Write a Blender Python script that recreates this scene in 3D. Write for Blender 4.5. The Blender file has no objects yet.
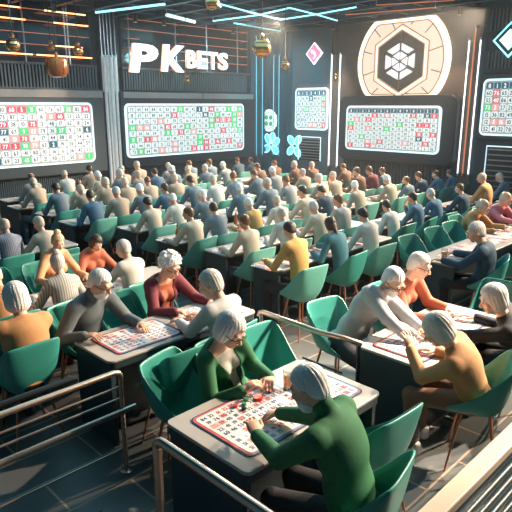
import bpy, math, random
import numpy as np
from mathutils import Vector, Matrix, Euler
random.seed(7)
PI = math.pi
S = bpy.context.scene
COL = S.collection

# ------------------------------------------------------------------ materials
def mat(name, col, rough=.55, metal=0., em=None, es=0., var=.12, scale=9., bump=0., spec=.5, alpha=None, trans=0.):
    m = bpy.data.materials.new(name); m.use_nodes = True
    nt = m.node_tree; b = nt.nodes['Principled BSDF']
    b.inputs['Roughness'].default_value = rough
    b.inputs['Metallic'].default_value = metal
    b.inputs['Specular IOR Level'].default_value = spec
    if trans: b.inputs['Transmission Weight'].default_value = trans
    if em:
        b.inputs['Emission Color'].default_value = (*em, 1); b.inputs['Emission Strength'].default_value = es
    tc = nt.nodes.new('ShaderNodeTexCoord'); no = nt.nodes.new('ShaderNodeTexNoise')
    no.inputs['Scale'].default_value = scale; no.inputs['Detail'].default_value = 3
    nt.links.new(tc.outputs['Object'], no.inputs['Vector'])
    mx = nt.nodes.new('ShaderNodeMix'); mx.data_type = 'RGBA'
    mx.inputs['A'].default_value = (*[c*(1-var) for c in col], 1)
    mx.inputs['B'].default_value = (*[min(1, c*(1+var)) for c in col], 1)
    nt.links.new(no.outputs['Fac'], mx.inputs['Factor']); nt.links.new(mx.outputs['Result'], b.inputs['Base Color'])
    if bump:
        bp = nt.nodes.new('ShaderNodeBump'); bp.inputs['Strength'].default_value = bump; bp.inputs['Distance'].default_value = .01
        nt.links.new(no.outputs['Fac'], bp.inputs['Height']); nt.links.new(bp.outputs['Normal'], b.inputs['Normal'])
    return m

M = {}
def mm(k, *a, **kw): M[k] = mat(k, *a, **kw)
mm('skin', (.62,.33,.22), .5, var=.08)
mm('skin_pale', (.70,.42,.30), .5, var=.08)
mm('chair_green', (.042,.28,.24), .38, var=.05)
mm('chair_mint', (.13,.43,.36), .4, var=.05)
mm('copper_leg', (.55,.22,.10), .35, .55)
mm('desk_top', (.42,.39,.36), .42, var=.06)
mm('desk_edge', (.03,.05,.06), .4)
mm('desk_body', (.028,.05,.062), .45, var=.15)
mm('rail_metal', (.62,.45,.36), .28, .9, var=.05)
mm('rail_warm', (.85,.66,.50), .45, .2, var=.04)
mm('rail_dark', (.03,.035,.04), .3, .7)
mm('wall_navy', (.018,.042,.066), .6, var=.25, scale=2)
mm('wall_teal_lit', (.025,.13,.18), .5, var=.2, scale=2)  # teal-blue light of the room corner carried in the base colour
mm('wall_brown', (.115,.10,.095), .6, var=.2, scale=1.5)
mm('wall_grey', (.10,.125,.14), .6, var=.1, scale=2)
mm('glass_dark', (.008,.02,.035), .15, var=.2, scale=2)
mm('slat', (.075,.12,.145), .5)
mm('ceiling', (.010,.035,.055), .7, var=.3, scale=2)
mm('beam', (.012,.05,.08), .5)
mm('silver', (.9,.92,.93), .45, .1)
mm('pipe', (.35,.36,.38), .3, .8)
mm('gold', (.75,.40,.16), .25, .9)
mm('amber', (.30,.10,.03), .25, .4)
mm('cell_white', (.6,.6,.6), em=(.84,.95,.92), es=.72, var=.02)
mm('cell_red', (.6,.05,.08), em=(.80,.10,.14), es=.75, var=.02)
mm('cell_pink', (.6,.2,.2), em=(.9,.42,.40), es=.75, var=.02)
mm('cell_green', (.02,.5,.1), em=(.05,.62,.17), es=.75, var=.02)
mm('cell_navy', (.02,.1,.15), em=(.02,.10,.14), es=.8, var=.02)
mm('screen_back', (.3,.3,.3), em=(.40,.45,.46), es=.55, var=.02)
mm('screen_digit', (.02,.05,.06), .6)
mm('screen_digit_light', (.8,.8,.8), em=(.9,.9,.9), es=1.0)
mm('screen_frame_light', (.6,.7,.72), .4, em=(.70,.93,.98), es=1.0)
mm('cab_strip', (.30,.31,.31), .5)
mm('cab', (.065,.09,.105), .5, var=.06, scale=1.5)
mm('cab_dark', (.028,.045,.062), .45, var=.1, scale=1.5)
mm('tube_orange', (1,.4,.2), em=(1,.30,.12), es=5.)
mm('tube_dim', (.35,.12,.06), em=(.8,.25,.12), es=.55)
mm('neon_white', (1,1,1), em=(.85,.96,1), es=1.5)
mm('neon_cyan', (.2,.8,1), em=(.35,.88,1), es=1.4)
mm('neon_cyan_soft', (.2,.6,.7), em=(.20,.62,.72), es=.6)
mm('sign_white', (1,1,1), em=(.95,.99,1), es=1.25)
mm('sign_side', (.9,.4,.2), em=(.90,.42,.28), es=.8)
mm('emblem_glow', (.5,.4,.3), em=(1,.80,.64), es=.72, var=.04, scale=1)
mm('emblem_rim', (.5,.4,.3), em=(1,.80,.56), es=1.5)
mm('emblem_line', (.55,.27,.13), .5)
mm('emblem_dark', (.20,.15,.13), .5)
mm('emblem_gem', (1,1,1), em=(.93,.95,.97), es=.70)
mm('pink_sign', (.8,.15,.25), em=(.85,.16,.26), es=1.3)
mm('pale_line', (.9,.8,.85), em=(.95,.85,.9), es=1.5)
mm('green_sign', (.05,.35,.15), em=(.05,.35,.15), es=.6)
mm('paper', (.72,.66,.62), .6)
mm('ink_blue', (.03,.06,.22), .6)
mm('ink_red', (.65,.09,.08), .6)
mm('board_white', (.80,.74,.72), .45, var=.03)
mm('board_salmon', (.80,.33,.27), .45)
mm('board_red', (.62,.10,.09), .45)
mm('board_blue', (.10,.22,.42), .45)
mm('board_dark', (.02,.03,.05), .3)
mm('beer', (.75,.30,.02), .1, trans=.6, var=.03)
mm('glass', (.95,.9,.85), .03, trans=.92, var=.01)
mm('foam', (.9,.85,.75), .5)
mm('brown_glass', (.25,.10,.03), .12)
mm('eye_white', (.8,.8,.78), .3, var=.01)
mm('eye_dark', (.02,.015,.012), .2)
mm('lips', (.50,.15,.12), .5)
mm('spectacle', (.10,.06,.05), .25, .6)
mm('red_chip', (.55,.05,.04), .35)
mm('green_chip', (.05,.28,.12), .35)
mm('shoe_white', (.8,.74,.68), .4)
mm('shoe_dark', (.03,.025,.025), .4)
CLOTH = {'white':(.62,.60,.56),'cream':(.58,.50,.40),'beige':(.40,.32,.25),'grey':(.33,.33,.33),'slate':(.13,.19,.24),
 'blue':(.07,.16,.25),'navy':(.025,.06,.10),'teal':(.04,.17,.22),'yellow':(.52,.32,.11),'brown':(.22,.12,.08),'burgundy':(.16,.03,.045),
 'coral':(.46,.14,.08),'green':(.025,.15,.065),'tan':(.56,.28,.12),'pink':(.62,.20,.24),'black':(.02,.02,.024),'orange':(.74,.40,.22),'camel':(.46,.24,.11),'silver':(.50,.50,.52),'turtle':(.12,.145,.16)}
for k, c in CLOTH.items(): mm('cloth_'+k, c, .8, var=.07, scale=30, bump=.15)
HAIR = {'white':(.86,.84,.81),'grey':(.55,.53,.51),'dark':(.035,.025,.02),'brown':(.16,.075,.035),'blond':(.60,.42,.26),'bald':(.62,.50,.41)}
def hair_mat(name, c):
    m = mat(name, c, .45, var=.3, scale=1, bump=.5); nt = m.node_tree
    no = [n for n in nt.nodes if n.type == 'TEX_NOISE'][0]; tc = [n for n in nt.nodes if n.type == 'TEX_COORD'][0]
    mp = nt.nodes.new('ShaderNodeMapping'); mp.inputs['Scale'].default_value = (130,45,9)
    nt.links.new(tc.outputs['Object'], mp.inputs['Vector']); nt.links.new(mp.outputs['Vector'], no.inputs['Vector']); return m
for k, c in HAIR.items(): M['hair_'+k] = hair_mat('hair_'+k, c)

def striped(name, c1, c2, sc):
    m = mat(name, c1, .8); nt = m.node_tree; b = nt.nodes['Principled BSDF']
    w = nt.nodes.new('ShaderNodeTexWave'); w.inputs['Scale'].default_value = sc; w.bands_direction = 'X'
    tc = nt.nodes.new('ShaderNodeTexCoord'); nt.links.new(tc.outputs['Object'], w.inputs['Vector'])
    mx = nt.nodes.new('ShaderNodeMix'); mx.data_type = 'RGBA'; mx.inputs['A'].default_value = (*c1,1); mx.inputs['B'].default_value = (*c2,1)
    nt.links.new(w.outputs['Fac'], mx.inputs['Factor']); nt.links.new(mx.outputs['Result'], b.inputs['Base Color'])
    return m
M['cloth_striped'] = striped('cloth_striped', (.70,.66,.60), (.22,.22,.24), 14)
M['cloth_bluestripe'] = striped('cloth_bluestripe', (.40,.42,.48), (.12,.16,.26), 14)

def floor_mat():
    m = mat('floor_tile', (.03,.045,.055), .3); nt = m.node_tree; b = nt.nodes['Principled BSDF']
    tc = nt.nodes.new('ShaderNodeTexCoord'); br = nt.nodes.new('ShaderNodeTexBrick')
    nt.links.new(tc.outputs['Object'], br.inputs['Vector'])
    br.inputs['Scale'].default_value = 1.; br.inputs['Brick Width'].default_value = .95; br.inputs['Row Height'].default_value = .40
    br.inputs['Mortar Size'].default_value = .009; br.inputs['Mortar Smooth'].default_value = .1
    br.inputs['Color1'].default_value = (.13,.14,.145,1); br.inputs['Color2'].default_value = (.18,.185,.185,1)
    br.inputs['Mortar'].default_value = (.55,.40,.30,1)
    nt.links.new(br.outputs['Color'], b.inputs['Base Color'])
    no = nt.nodes.new('ShaderNodeTexNoise'); no.inputs['Scale'].default_value = 3
    nt.links.new(tc.outputs['Object'], no.inputs['Vector'])
    mr = nt.nodes.new('ShaderNodeMapRange'); mr.inputs['To Min'].default_value = .22; mr.inputs['To Max'].default_value = .42
    nt.links.new(no.outputs['Fac'], mr.inputs['Value']); nt.links.new(mr.outputs['Result'], b.inputs['Roughness'])
    bp = nt.nodes.new('ShaderNodeBump'); bp.inputs['Strength'].default_value = .4; bp.inputs['Distance'].default_value = .004
    nt.links.new(br.outputs['Fac'], bp.inputs['Height']); bp.invert = True; nt.links.new(bp.outputs['Normal'], b.inputs['Normal'])
    return m
M['floor'] = floor_mat()

def sheet_mat():
    """white card printed with rows of small blue and red figures"""
    m = mat('printed_sheet', (.7,.66,.62), .6); nt = m.node_tree; b = nt.nodes['Principled BSDF']
    tc = nt.nodes.new('ShaderNodeTexCoord'); vo = nt.nodes.new('ShaderNodeTexVoronoi')
    vo.inputs['Scale'].default_value = 26; vo.inputs['Randomness'].default_value = .25
    nt.links.new(tc.outputs['Object'], vo.inputs['Vector'])
    r = nt.nodes.new('ShaderNodeValToRGB'); r.color_ramp.interpolation = 'CONSTANT'
    r.color_ramp.elements[0].color = (.08,.10,.25,1); r.color_ramp.elements[1].position = .28; r.color_ramp.elements[1].color = (.72,.66,.62,1)
    nt.links.new(vo.outputs['Distance'], r.inputs['Fac'])
    v2 = nt.nodes.new('ShaderNodeTexVoronoi'); v2.inputs['Scale'].default_value = 13; v2.inputs['Randomness'].default_value = .2
    nt.links.new(tc.outputs['Object'], v2.inputs['Vector'])
    sp = nt.nodes.new('ShaderNodeSeparateColor'); nt.links.new(v2.outputs['Color'], sp.inputs['Color'])
    g = nt.nodes.new('ShaderNodeMath'); g.operation = 'GREATER_THAN'; g.inputs[1].default_value = .72
    nt.links.new(sp.outputs['Red'], g.inputs[0])
    mx = nt.nodes.new('ShaderNodeMix'); mx.data_type = 'RGBA'; mx.blend_type = 'MULTIPLY'
    mx.inputs['B'].default_value = (.95,.35,.30,1)
    nt.links.new(g.outputs[0], mx.inputs['Factor']); nt.links.new(r.outputs['Color'], mx.inputs['A'])
    nt.links.new(mx.outputs['Result'], b.inputs['Base Color'])
    return m
M['sheet'] = sheet_mat()

# ------------------------------------------------------------------ mesh building
class MB:
    def __init__(s): s.v = []; s.f = []; s.m = []; s.mats = []; s.cur = 0
    def use(s, k):
        if k not in s.mats: s.mats.append(k)
        s.cur = s.mats.index(k); return s
    def add(s, vs, fs):
        n = len(s.v); s.v += [tuple(v) for v in vs]
        for f in fs: s.f.append([i+n for i in f]); s.m.append(s.cur)
        return s
    def box(s, x0, x1, y0, y1, z0, z1, T=None):
        vs = [Vector((x,y,z)) for x in (x0,x1) for y in (y0,y1) for z in (z0,z1)]
        if T: vs = [T @ v for v in vs]
        return s.add(vs, [(0,1,3,2),(4,6,7,5),(0,4,5,1),(2,3,7,6),(0,2,6,4),(1,5,7,3)])
    def tube(s, pts, r, n=8, r2=None, cap=True):
        pts = [Vector(p) for p in pts]; N = len(pts); vs = []; fs = []
        up = None
        for i, p in enumerate(pts):
            d = (pts[min(i+1,N-1)] - pts[max(i-1,0)]).normalized()
            if up is None: up = Vector((0,0,1)) if abs(d.z) < .9 else Vector((1,0,0))
            a = d.cross(up).normalized(); b2 = a.cross(d).normalized(); up = b2
            rr = r if r2 is None else r + (r2-r)*i/(N-1)
            for k in range(n):
                t = 2*PI*k/n; vs.append(p + a*math.cos(t)*rr + b2*math.sin(t)*rr)
        for i in range(N-1):
            for k in range(n):
                k2 = (k+1) % n; fs.append((i*n+k, i*n+k2, (i+1)*n+k2, (i+1)*n+k))
        if cap: fs.append(tuple(range(n))[::-1]); fs.append(tuple((N-1)*n+k for k in range(n)))
        return s.add(vs, fs)
    def prism(s, poly, z0, z1, T=None):
        n = len(poly); vs = [Vector((x,y,z0)) for x,y in poly] + [Vector((x,y,z1)) for x,y in poly]
        if T: vs = [T @ v for v in vs]
        return s.add(vs, [tuple(range(n))[::-1], tuple(range(n,2*n))] + [(i,(i+1)%n,(i+1)%n+n,i+n) for i in range(n)])
    def lathe(s, prof, n=16, T=None):
        vs = []; fs = []
        for r, z in prof:
            for k in range(n):
                t = 2*PI*k/n; vs.append(Vector((r*math.cos(t), r*math.sin(t), z)))
        if T: vs = [T @ v for v in vs]
        P = len(prof)
        for i in range(P-1):
            for k in range(n): fs.append((i*n+k, i*n+(k+1)%n, (i+1)*n+(k+1)%n, (i+1)*n+k))
        fs.append(tuple(range(n))[::-1]); fs.append(tuple((P-1)*n+k for k in range(n)))
        return s.add(vs, fs)
    def ball(s, c, r, n=12, T=None, sq=(1,1,1)):
        prof = [(max(1e-4, r*math.sin(PI*i/(n//2+2))), -r*math.cos(PI*i/(n//2+2))) for i in range(n//2+3)]
        X = Matrix.Translation(c) @ Matrix.Diagonal((*sq,1))
        if T: X = T @ X
        return s.lathe(prof, n, X)
    def mesh(s, name, smooth=True):
        me = bpy.data.meshes.new(name); me.from_pydata(s.v, [], s.f)
        for k in s.mats: me.materials.append(M[k])
        me.polygons.foreach_set('material_index', s.m)
        if smooth:
            me.polygons.foreach_set('use_smooth', [True]*len(s.f))
            me.update()
            try: me.set_sharp_from_angle(angle=math.radians(38))
            except Exception: pass
        me.update(); return me
    def build(s, name, mk=None, parent=None, bevel=0):
        me = s.mesh(name)
        if mk:
            me.materials.clear(); me.materials.append(M[mk]); me.polygons.foreach_set('material_index', [0]*len(s.f))
        o = bpy.data.objects.new(name, me); COL.objects.link(o)
        if parent: o.parent = parent
        if bevel:
            b = o.modifiers.new('bevel', 'BEVEL'); b.width = bevel; b.segments = 2; b.limit_method = 'ANGLE'
        return o
def link(name, me, parent=None, mk=None):
    o = bpy.data.objects.new(name, me); COL.objects.link(o)
    if parent: o.parent = parent
    if mk:
        if not me.materials: me.materials.append(None)
        o.material_slots[0].link = 'OBJECT'; o.material_slots[0].material = M[mk]
    return o
def tag(o, label, cat, group=None):
    o['label'] = label; o['category'] = cat
    if group: o['group'] = group
    return o
def thing(name, label, cat, loc=(0,0,0), rz=0, group=None):
    o = bpy.data.objects.new(name, None); COL.objects.link(o); o.location = loc; o.rotation_euler = (0,0,rz)
    o.empty_display_size = .1
    return tag(o, label, cat, group)
def struct(o): o['kind'] = 'structure'; return o
def bake(me, mods):
    o = bpy.data.objects.new('tmp', me); COL.objects.link(o)
    for t, kw in mods:
        m = o.modifiers.new(t, t)
        for k, v in kw.items(): setattr(m, k, v)
    dg = bpy.context.evaluated_depsgraph_get(); dg.update()
    r = bpy.data.meshes.new_from_object(o.evaluated_get(dg)); bpy.data.objects.remove(o)
    return r
def rrect(x0, x1, y0, y1, r, n=5):
    P = []
    for cx, cy, a in ((x1-r,y1-r,0),(x0+r,y1-r,90),(x0+r,y0+r,180),(x1-r,y0+r,270)):
        for i in range(n+1):
            t = math.radians(a + 90*i/n); P.append((cx+r*math.cos(t), cy+r*math.sin(t)))
    return P

# text glyphs -> triangles
_g = {}
def glyph(ch, ext=0., off=0., shear=0.):
    k = (ch, ext, off, shear)
    if k not in _g:
        c = bpy.data.curves.new('g', 'FONT'); c.body = ch; c.size = 1; c.resolution_u = 3; c.extrude = ext; c.offset = off; c.shear = shear
        o = bpy.data.objects.new('g', c); COL.objects.link(o)
        dg = bpy.context.evaluated_depsgraph_get(); dg.update()
        me = bpy.data.meshes.new_from_object(o.evaluated_get(dg))
        vs = [tuple(v.co) for v in me.vertices]; fs = [tuple(p.vertices) for p in me.polygons]
        bpy.data.objects.remove(o); bpy.data.meshes.remove(me)
        xs = [v[0] for v in vs]; ys = [v[1] for v in vs]
        _g[k] = (vs, fs, min(xs), max(xs), min(ys), max(ys))
    return _g[k]
def put_text(mb, txt, cx, cy, h, T, z=0., wide=.62, maxw=None):
    """centre txt at cx,cy in the plane of T"""
    gs = [glyph(c, 0., .022) for c in txt]; k = h/.72; gap = .08
    w = sum((g[3]-g[2]) for g in gs) + gap*(len(gs)-1)
    kx = k*.85
    if maxw and w*kx > maxw: kx = maxw/w
    x = cx - w*kx/2
    for g in gs:
        mb.add([T @ Vector((x+(v[0]-g[2])*kx, cy-h/2+v[1]*k, z)) for v in g[0]], g[1]); x += (g[3]-g[2]+gap)*kx

# ------------------------------------------------------------------ implicit surfaces for people
class Field:
    def __init__(s, lo, hi, h):
        s.lo = np.array(lo, dtype=np.float32); s.h = h
        s.n = [int(math.ceil((hi[i]-lo[i])/h))+1 for i in range(3)]
        s.a = np.full(s.n, .06, dtype=np.float32)
    def region(s, lo, hi):
        i0 = [max(0, int((lo[i]-s.lo[i])/s.h)) for i in range(3)]
        i1 = [min(s.n[i], int((hi[i]-s.lo[i])/s.h)+2) for i in range(3)]
        if any(i1[i] <= i0[i] for i in range(3)): return None
        ax = [s.lo[i]+s.h*np.arange(i0[i], i1[i], dtype=np.float32) for i in range(3)]
        return tuple(slice(i0[i], i1[i]) for i in range(3)), ax[0][:,None,None], ax[1][None,:,None], ax[2][None,None,:]
    def mix(s, sl, d, k):
        a = s.a[sl]
        if k <= 0: s.a[sl] = np.minimum(a, d); return
        q = np.maximum(k-np.abs(a-d), 0)/k
        s.a[sl] = np.minimum(a, d) - q*q*k*.25
    def cap(s, a, b, ra, rb=None, k=.02, off=0.):
        rb = ra if rb is None else rb; ra += off; rb += off; m = max(ra, rb)+k+.03
        r = s.region([min(a[i],b[i])-m for i in range(3)], [max(a[i],b[i])+m for i in range(3)])
        if r is None: return
        sl, X, Y, Z = r; ab = [b[i]-a[i] for i in range(3)]; L = sum(c*c for c in ab)+1e-9
        t = np.clip(((X-a[0])*ab[0]+(Y-a[1])*ab[1]+(Z-a[2])*ab[2])/L, 0, 1)
        d = np.sqrt((X-a[0]-t*ab[0])**2+(Y-a[1]-t*ab[1])**2+(Z-a[2]-t*ab[2])**2) - (ra+(rb-ra)*t)
        s.mix(sl, d, k)
    def ell(s, c, r, R=None, k=.02, off=0.):
        r = [q+off for q in r]; m = max(r)+k+.03
        q = s.region([c[i]-m for i in range(3)], [c[i]+m for i in range(3)])
        if q is None: return
        sl, X, Y, Z = q; X = X-c[0]; Y = Y-c[1]; Z = Z-c[2]
        if R is not None:
            Rt = R.transposed()
            X, Y, Z = [Rt[i][0]*X+Rt[i][1]*Y+Rt[i][2]*Z for i in range(3)]
        k0 = np.sqrt((X/r[0])**2+(Y/r[1])**2+(Z/r[2])**2)+1e-6
        k1 = np.sqrt((X/r[0]**2)**2+(Y/r[1]**2)**2+(Z/r[2]**2)**2)+1e-6
        s.mix(sl, k0*(k0-1)/k1, k)
    def grid(s):
        return [s.lo[i]+s.h*np.arange(s.n[i], dtype=np.float32) for i in range(3)]
    def cut_plane(s, n, d):       # keep n.p < d
        g = s.grid(); L = math.sqrt(sum(c*c for c in n))
        s.a = np.maximum(s.a, (g[0][:,None,None]*n[0]+g[1][None,:,None]*n[1]+g[2][None,None,:]*n[2]-d)/L)
    def cut_field(s, other): s.a = np.maximum(s.a, -other.a)
    def mesh(s, name):
        a = s.a; a[0]=a[-1]=.05; a[:,0]=a[:,-1]=.05; a[:,:,0]=a[:,:,-1]=.05
        ins = a < 0; nx, ny, nz = a.shape
        c = [ins[i:nx-1+i, j:ny-1+j, k:nz-1+k] for i in (0,1) for j in (0,1) for k in (0,1)]
        anyi = c[0].copy(); alli = c[0].copy()
        for q in c[1:]: anyi |= q; alli &= q
        act = anyi & ~alli; idx = np.argwhere(act); N = len(idx)
        num = np.full(act.shape, -1, dtype=np.int32); num[act] = np.arange(N)
        V = np.stack([a[idx[:,0]+i, idx[:,1]+j, idx[:,2]+k] for i in (0,1) for j in (0,1) for k in (0,1)], 1)
        P = np.zeros((N,3), np.float32); cnt = np.zeros(N, np.float32)
        cor = np.array([(i,j,k) for i in (0,1) for j in (0,1) for k in (0,1)], np.float32)
        for e0 in range(8):
            for bit in (4,2,1):
                if e0 & bit: continue
                e1 = e0 | bit; va, vb = V[:,e0], V[:,e1]; m = (va<0) != (vb<0)
                t = np.where(m, va/(va-vb+1e-12), 0)
                P += m[:,None]*(cor[e0]+t[:,None]*(cor[e1]-cor[e0])); cnt += m
        P = (P/np.maximum(cnt,1)[:,None]+idx)*s.h+s.lo
        F = []
        for ax in range(3):
            sl0 = [slice(None)]*3; sl1 = [slice(None)]*3; sl0[ax] = slice(0,-1); sl1[ax] = slice(1,None)
            A, B = ins[tuple(sl0)], ins[tuple(sl1)]
            e = np.argwhere(A != B)
            o1, o2 = [(1,2),(2,0),(0,1)][ax]
            e = e[(e[:,o1]>0)&(e[:,o2]>0)&(e[:,o1]<a.shape[o1]-1)&(e[:,o2]<a.shape[o2]-1)]
            q = []
            for du, dv in ((-1,-1),(0,-1),(0,0),(-1,0)):
                w = e.copy(); w[:,o1] += du; w[:,o2] += dv; q.append(num[w[:,0],w[:,1],w[:,2]])
            q = np.stack(q,1); fl = A[e[:,0],e[:,1],e[:,2]]
            q[~fl] = q[~fl][:,::-1]; F.append(q)
        F = np.concatenate(F); F = F[(F>=0).all(1)]
        me = bpy.data.meshes.new(name)
        me.vertices.add(N); me.vertices.foreach_set('co', P.ravel())
        me.loops.add(len(F)*4); me.loops.foreach_set('vertex_index', F.ravel().astype(np.int32))
        me.polygons.add(len(F)); me.polygons.foreach_set('loop_start', np.arange(0,len(F)*4,4,dtype=np.int32))
        me.polygons.foreach_set('use_smooth', np.ones(len(F), bool))
        me.update(calc_edges=True); me.validate(); me.materials.append(None)
        return me

def ik(a, b, l1, l2, pole):
    a, b = Vector(a), Vector(b); d = b-a; L = min(d.length, (l1+l2)*.995); u = d.normalized()
    x = (l1*l1-l2*l2+L*L)/(2*L); h = math.sqrt(max(1e-6, l1*l1-x*x))
    p = Vector(pole); p = (p-u*p.dot(u)).normalized()
    return a+u*x+p*h, a+u*L

def person_meshes(P, h=.012, hero=False):
    """P: head (x,y,z) centre, yaw, pitch, roll, handL, handR, bulk, female, collar, hem. Returns dict of meshes + head matrix"""
    hs = P.get('hs',1.); hd = Vector(P['head']); Rh = Euler((P.get('pitch',0), P.get('roll',0), P.get('yaw',0)), 'ZYX').to_matrix() if False else \
        (Matrix.Rotation(P.get('yaw',0),3,'Z') @ Matrix.Rotation(-P.get('pitch',0),3,'X') @ Matrix.Rotation(P.get('roll',0),3,'Y'))
    hs = P.get('hs',1.); bk = P.get('bulk',1.); fem = P.get('female', False)
    pel = Vector((0,0,.54))
    nb = hd + Rh @ Vector((0,-.045*hs,-.10*hs)) + Vector((0,-.035,-.062))
    up = (nb-pel).normalized()
    ch = pel.lerp(nb,.66) + Vector((0,-.03,0)); wa = pel.lerp(nb,.28) + Vector((0,-.015,0))
    tw = P.get('twist', 0)
    side = Matrix.Rotation(tw,3,'Z') @ Vector((1,0,0)); side = (side-up*side.dot(up)).normalized(); fr = up.cross(side)
    Rt = Matrix((side, fr, up)).transposed()
    sw = .165*bk*(.92 if fem else 1)
    arms = []
    for sgn, hand in ((-1, P['handL']), (1, P['handR'])):
        sh = nb + side*sgn*sw - up*.055 + fr*.01
        el, wr = ik(sh, hand, .275, .245, P.get('pole'+('L' if sgn<0 else 'R'), (sgn*.55,-.35,-.8)))
        arms.append((sgn, sh, el, wr))
    legs = []
    for sgn in (-1,1):
        hp = pel+Vector((sgn*.085,0,-.01)); kn = Vector((sgn*.125, .43, .50)); an = Vector((sgn*.13, P.get('foot',.40), .09)); toe = an+Vector((0,.14,-.045))
        legs.append((sgn,hp,kn,an,toe))
    lo = [-.62,-.42,0]; hi = [.62,.78,hd.z+.2]
    for q in (P['handL'],P['handR'],tuple(hd)):
        for i in range(2): lo[i] = min(lo[i], q[i]-.22); hi[i] = max(hi[i], q[i]+.22)
    def torso(F, off=0., neck=True, hips=True):
        F.ell(ch, (.155*bk,.105*bk,.17), Rt, .03, off)
        F.ell(ch+up*.10, (.150*bk,.075*bk,.085), Rt, .04, off)
        F.ell(wa, ((.125 if fem else .14)*bk,.105*bk,.15), Rt, .05, off)
        if P.get('belly'): F.ell(wa+fr*.04+up*.02, (.14*bk,.12*bk,.13), Rt, .05, off)
        if fem:
            for sg in (-1,1): F.ell(ch+side*sg*.062+fr*.085-up*.0, (.055,.055,.055), Rt, .03, off)
        F.ell(pel, (.165*bk,.135*bk,.105), None, .05, off)
        for sg in (-1,1): F.cap(nb-up*.03, nb+side*sg*sw*.82-up*.045, .05, .05, .04, off)
    def armsF(F, off=0., cut=None):
        for sgn, sh, el, wr in arms:
            F.cap(sh, el, .054*bk, .042*bk, .03, off)
            F.cap(el, el.lerp(wr,.93) if cut else wr, .042*bk, .029 if not cut else .031, .015, off)
    def legsF(F, off=0., foot=True):
        for sgn,hp,kn,an,toe in legs:
            F.cap(hp, kn, .082*bk, .058, .03, off); F.cap(kn, an, .056, .038, .02, off)
            if foot: F.cap(an-Vector((0,.03,.04)), toe, .035, .03, .015, off)
    out = {}
    # body (skin)
    F = Field(lo, hi, h)
    torso(F, -.004); armsF(F, -.002); legsF(F, -.004)
    T = lambda x,y,z: hd + Rh @ Vector((x*hs,y*hs,z*hs))
    E = lambda c, r, k: F.ell(T(*c), tuple(q*hs for q in r), Rh, k)
    F.cap(nb-up*.03, T(0,-.025,-.06), .056*(.92 if fem else 1)*hs, .052*(.92 if fem else 1)*hs, .03)
    E((0,-.018,.03), (.074,.092,.088), .02)
    E((0,.022,-.035), (.060,.066,.080), .03)
    E((0,.058,-.088), (.026,.024,.022), .025)
    F.cap(T(0,.084,.008), T(0,.106,-.028), .009*hs, .0145*hs, .012)
    F.cap(T(-.034,.074,.03), T(.034,.074,.03), .012*hs, .012*hs, .015)
    for sg in (-1,1):
        E((sg*.076,-.008,-.008), (.012,.021,.032), .008)
        if hero: E((sg*.036,.062,-.025), (.024,.022,.022), .02)
    if hero: F.cap(T(-.018,.083,-.056), T(.018,.083,-.056), .008*hs, .008*hs, .008)
    for sgn, sh, el, wr in arms:
        d = (wr-el).normalized(); key = 'L' if sgn<0 else 'R'
        d = (d + Vector(P.get('hdir'+key, (0,.0,-.05)))).normalized()
        nrm = Vector(P.get('hnrm'+key, (0,0,-1))); nrm = (nrm-d*nrm.dot(d)).normalized()
        ac = d.cross(nrm).normalized()      # across the palm
        if ac.x*(-sgn) < 0: ac = -ac        # points towards the thumb (inner) side
        Rp = Matrix((ac, d, nrm)).transposed()
        F.ell(wr+d*.045, (.040,.050,.018), Rp, .012)
        curl = P.get('curl', .5)
        if hero:
            for q,(ox, ln) in enumerate(((.030,.070),(.010,.080),(-.011,.074),(-.030,.058))):
                a = wr+d*.080+ac*ox; c1 = curl*(.6+.15*q); d1 = (d+nrm*c1+ac*ox*2).normalized(); b = a+d1*ln*.55
                d2 = (d+nrm*c1*2.6).normalized(); c = b+d2*ln*.5
                F.cap(wr+d*.05+ac*ox, a, .010, .0095, .006); F.cap(a, b, .0095, .0085, .003); F.cap(b, c, .0085, .0075, .003)
            a = wr+d*.025+ac*.030; b = a+(d*.7+ac*.7+nrm*.25).normalized()*.040; c = b+(d+ac*.1+nrm*.3).normalized()*.032
            F.cap(a, b, .0125, .0105, .008); F.cap(b, c, .0105, .0085, .003)
        else:
            for q,(ox, ln) in enumerate(((.026,.055),(.0,.065),(-.026,.05))):
                a = wr+d*.075+ac*ox; F.cap(a, a+(d+nrm*.5*curl*2).normalized()*ln, .012, .010, .006)
            F.cap(wr+d*.03+ac*.03, wr+d*.065+ac*.06+nrm*.01, .013, .010, .006)
    out['body'] = F.mesh('body'); skinF = F
    # trousers
    F = Field(lo, [hi[0],hi[1],.72], h)
    F.ell(pel, (.165*bk,.135*bk,.105), None, .05, .009); legsF(F, .009, foot=not hero); F.cut_plane((0,.0,1), .64)
    F.cut_plane((0,0,-1), -.05 if hero else .0)
    out['trousers'] = F.mesh('trousers')
    # top
    F = Field(lo, hi, h); torso(F, .013); armsF(F, .011, cut=True)
    if P.get('collar'): F.cap(nb-up*.03, nb.lerp(T(0,-.03,-.07),.55), .062, .058, .02, .006)
    hem = P.get('hem', .50)
    F.cut_plane((0,-.15,-1), -hem)
    if P.get('open'):                        # open jacket front: wedge removed along the breastbone
        g = F.grid(); X,Y,Z = g[0][:,None,None], g[1][None,:,None], g[2][None,None,:]
        lx = (X-ch.x)*side.x+(Y-ch.y)*side.y+(Z-ch.z)*side.z
        lf = (X-ch.x)*fr.x+(Y-ch.y)*fr.y+(Z-ch.z)*fr.z
        lu = (X-ch.x)*up.x+(Y-ch.y)*up.y+(Z-ch.z)*up.z
        wedge = np.maximum(np.abs(lx)-(.035+.20*np.clip(lu+.12,0,.3)), .02-lf)
        F.a = np.maximum(F.a, -wedge)
    out['shirt'] = F.mesh('shirt')
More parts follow.
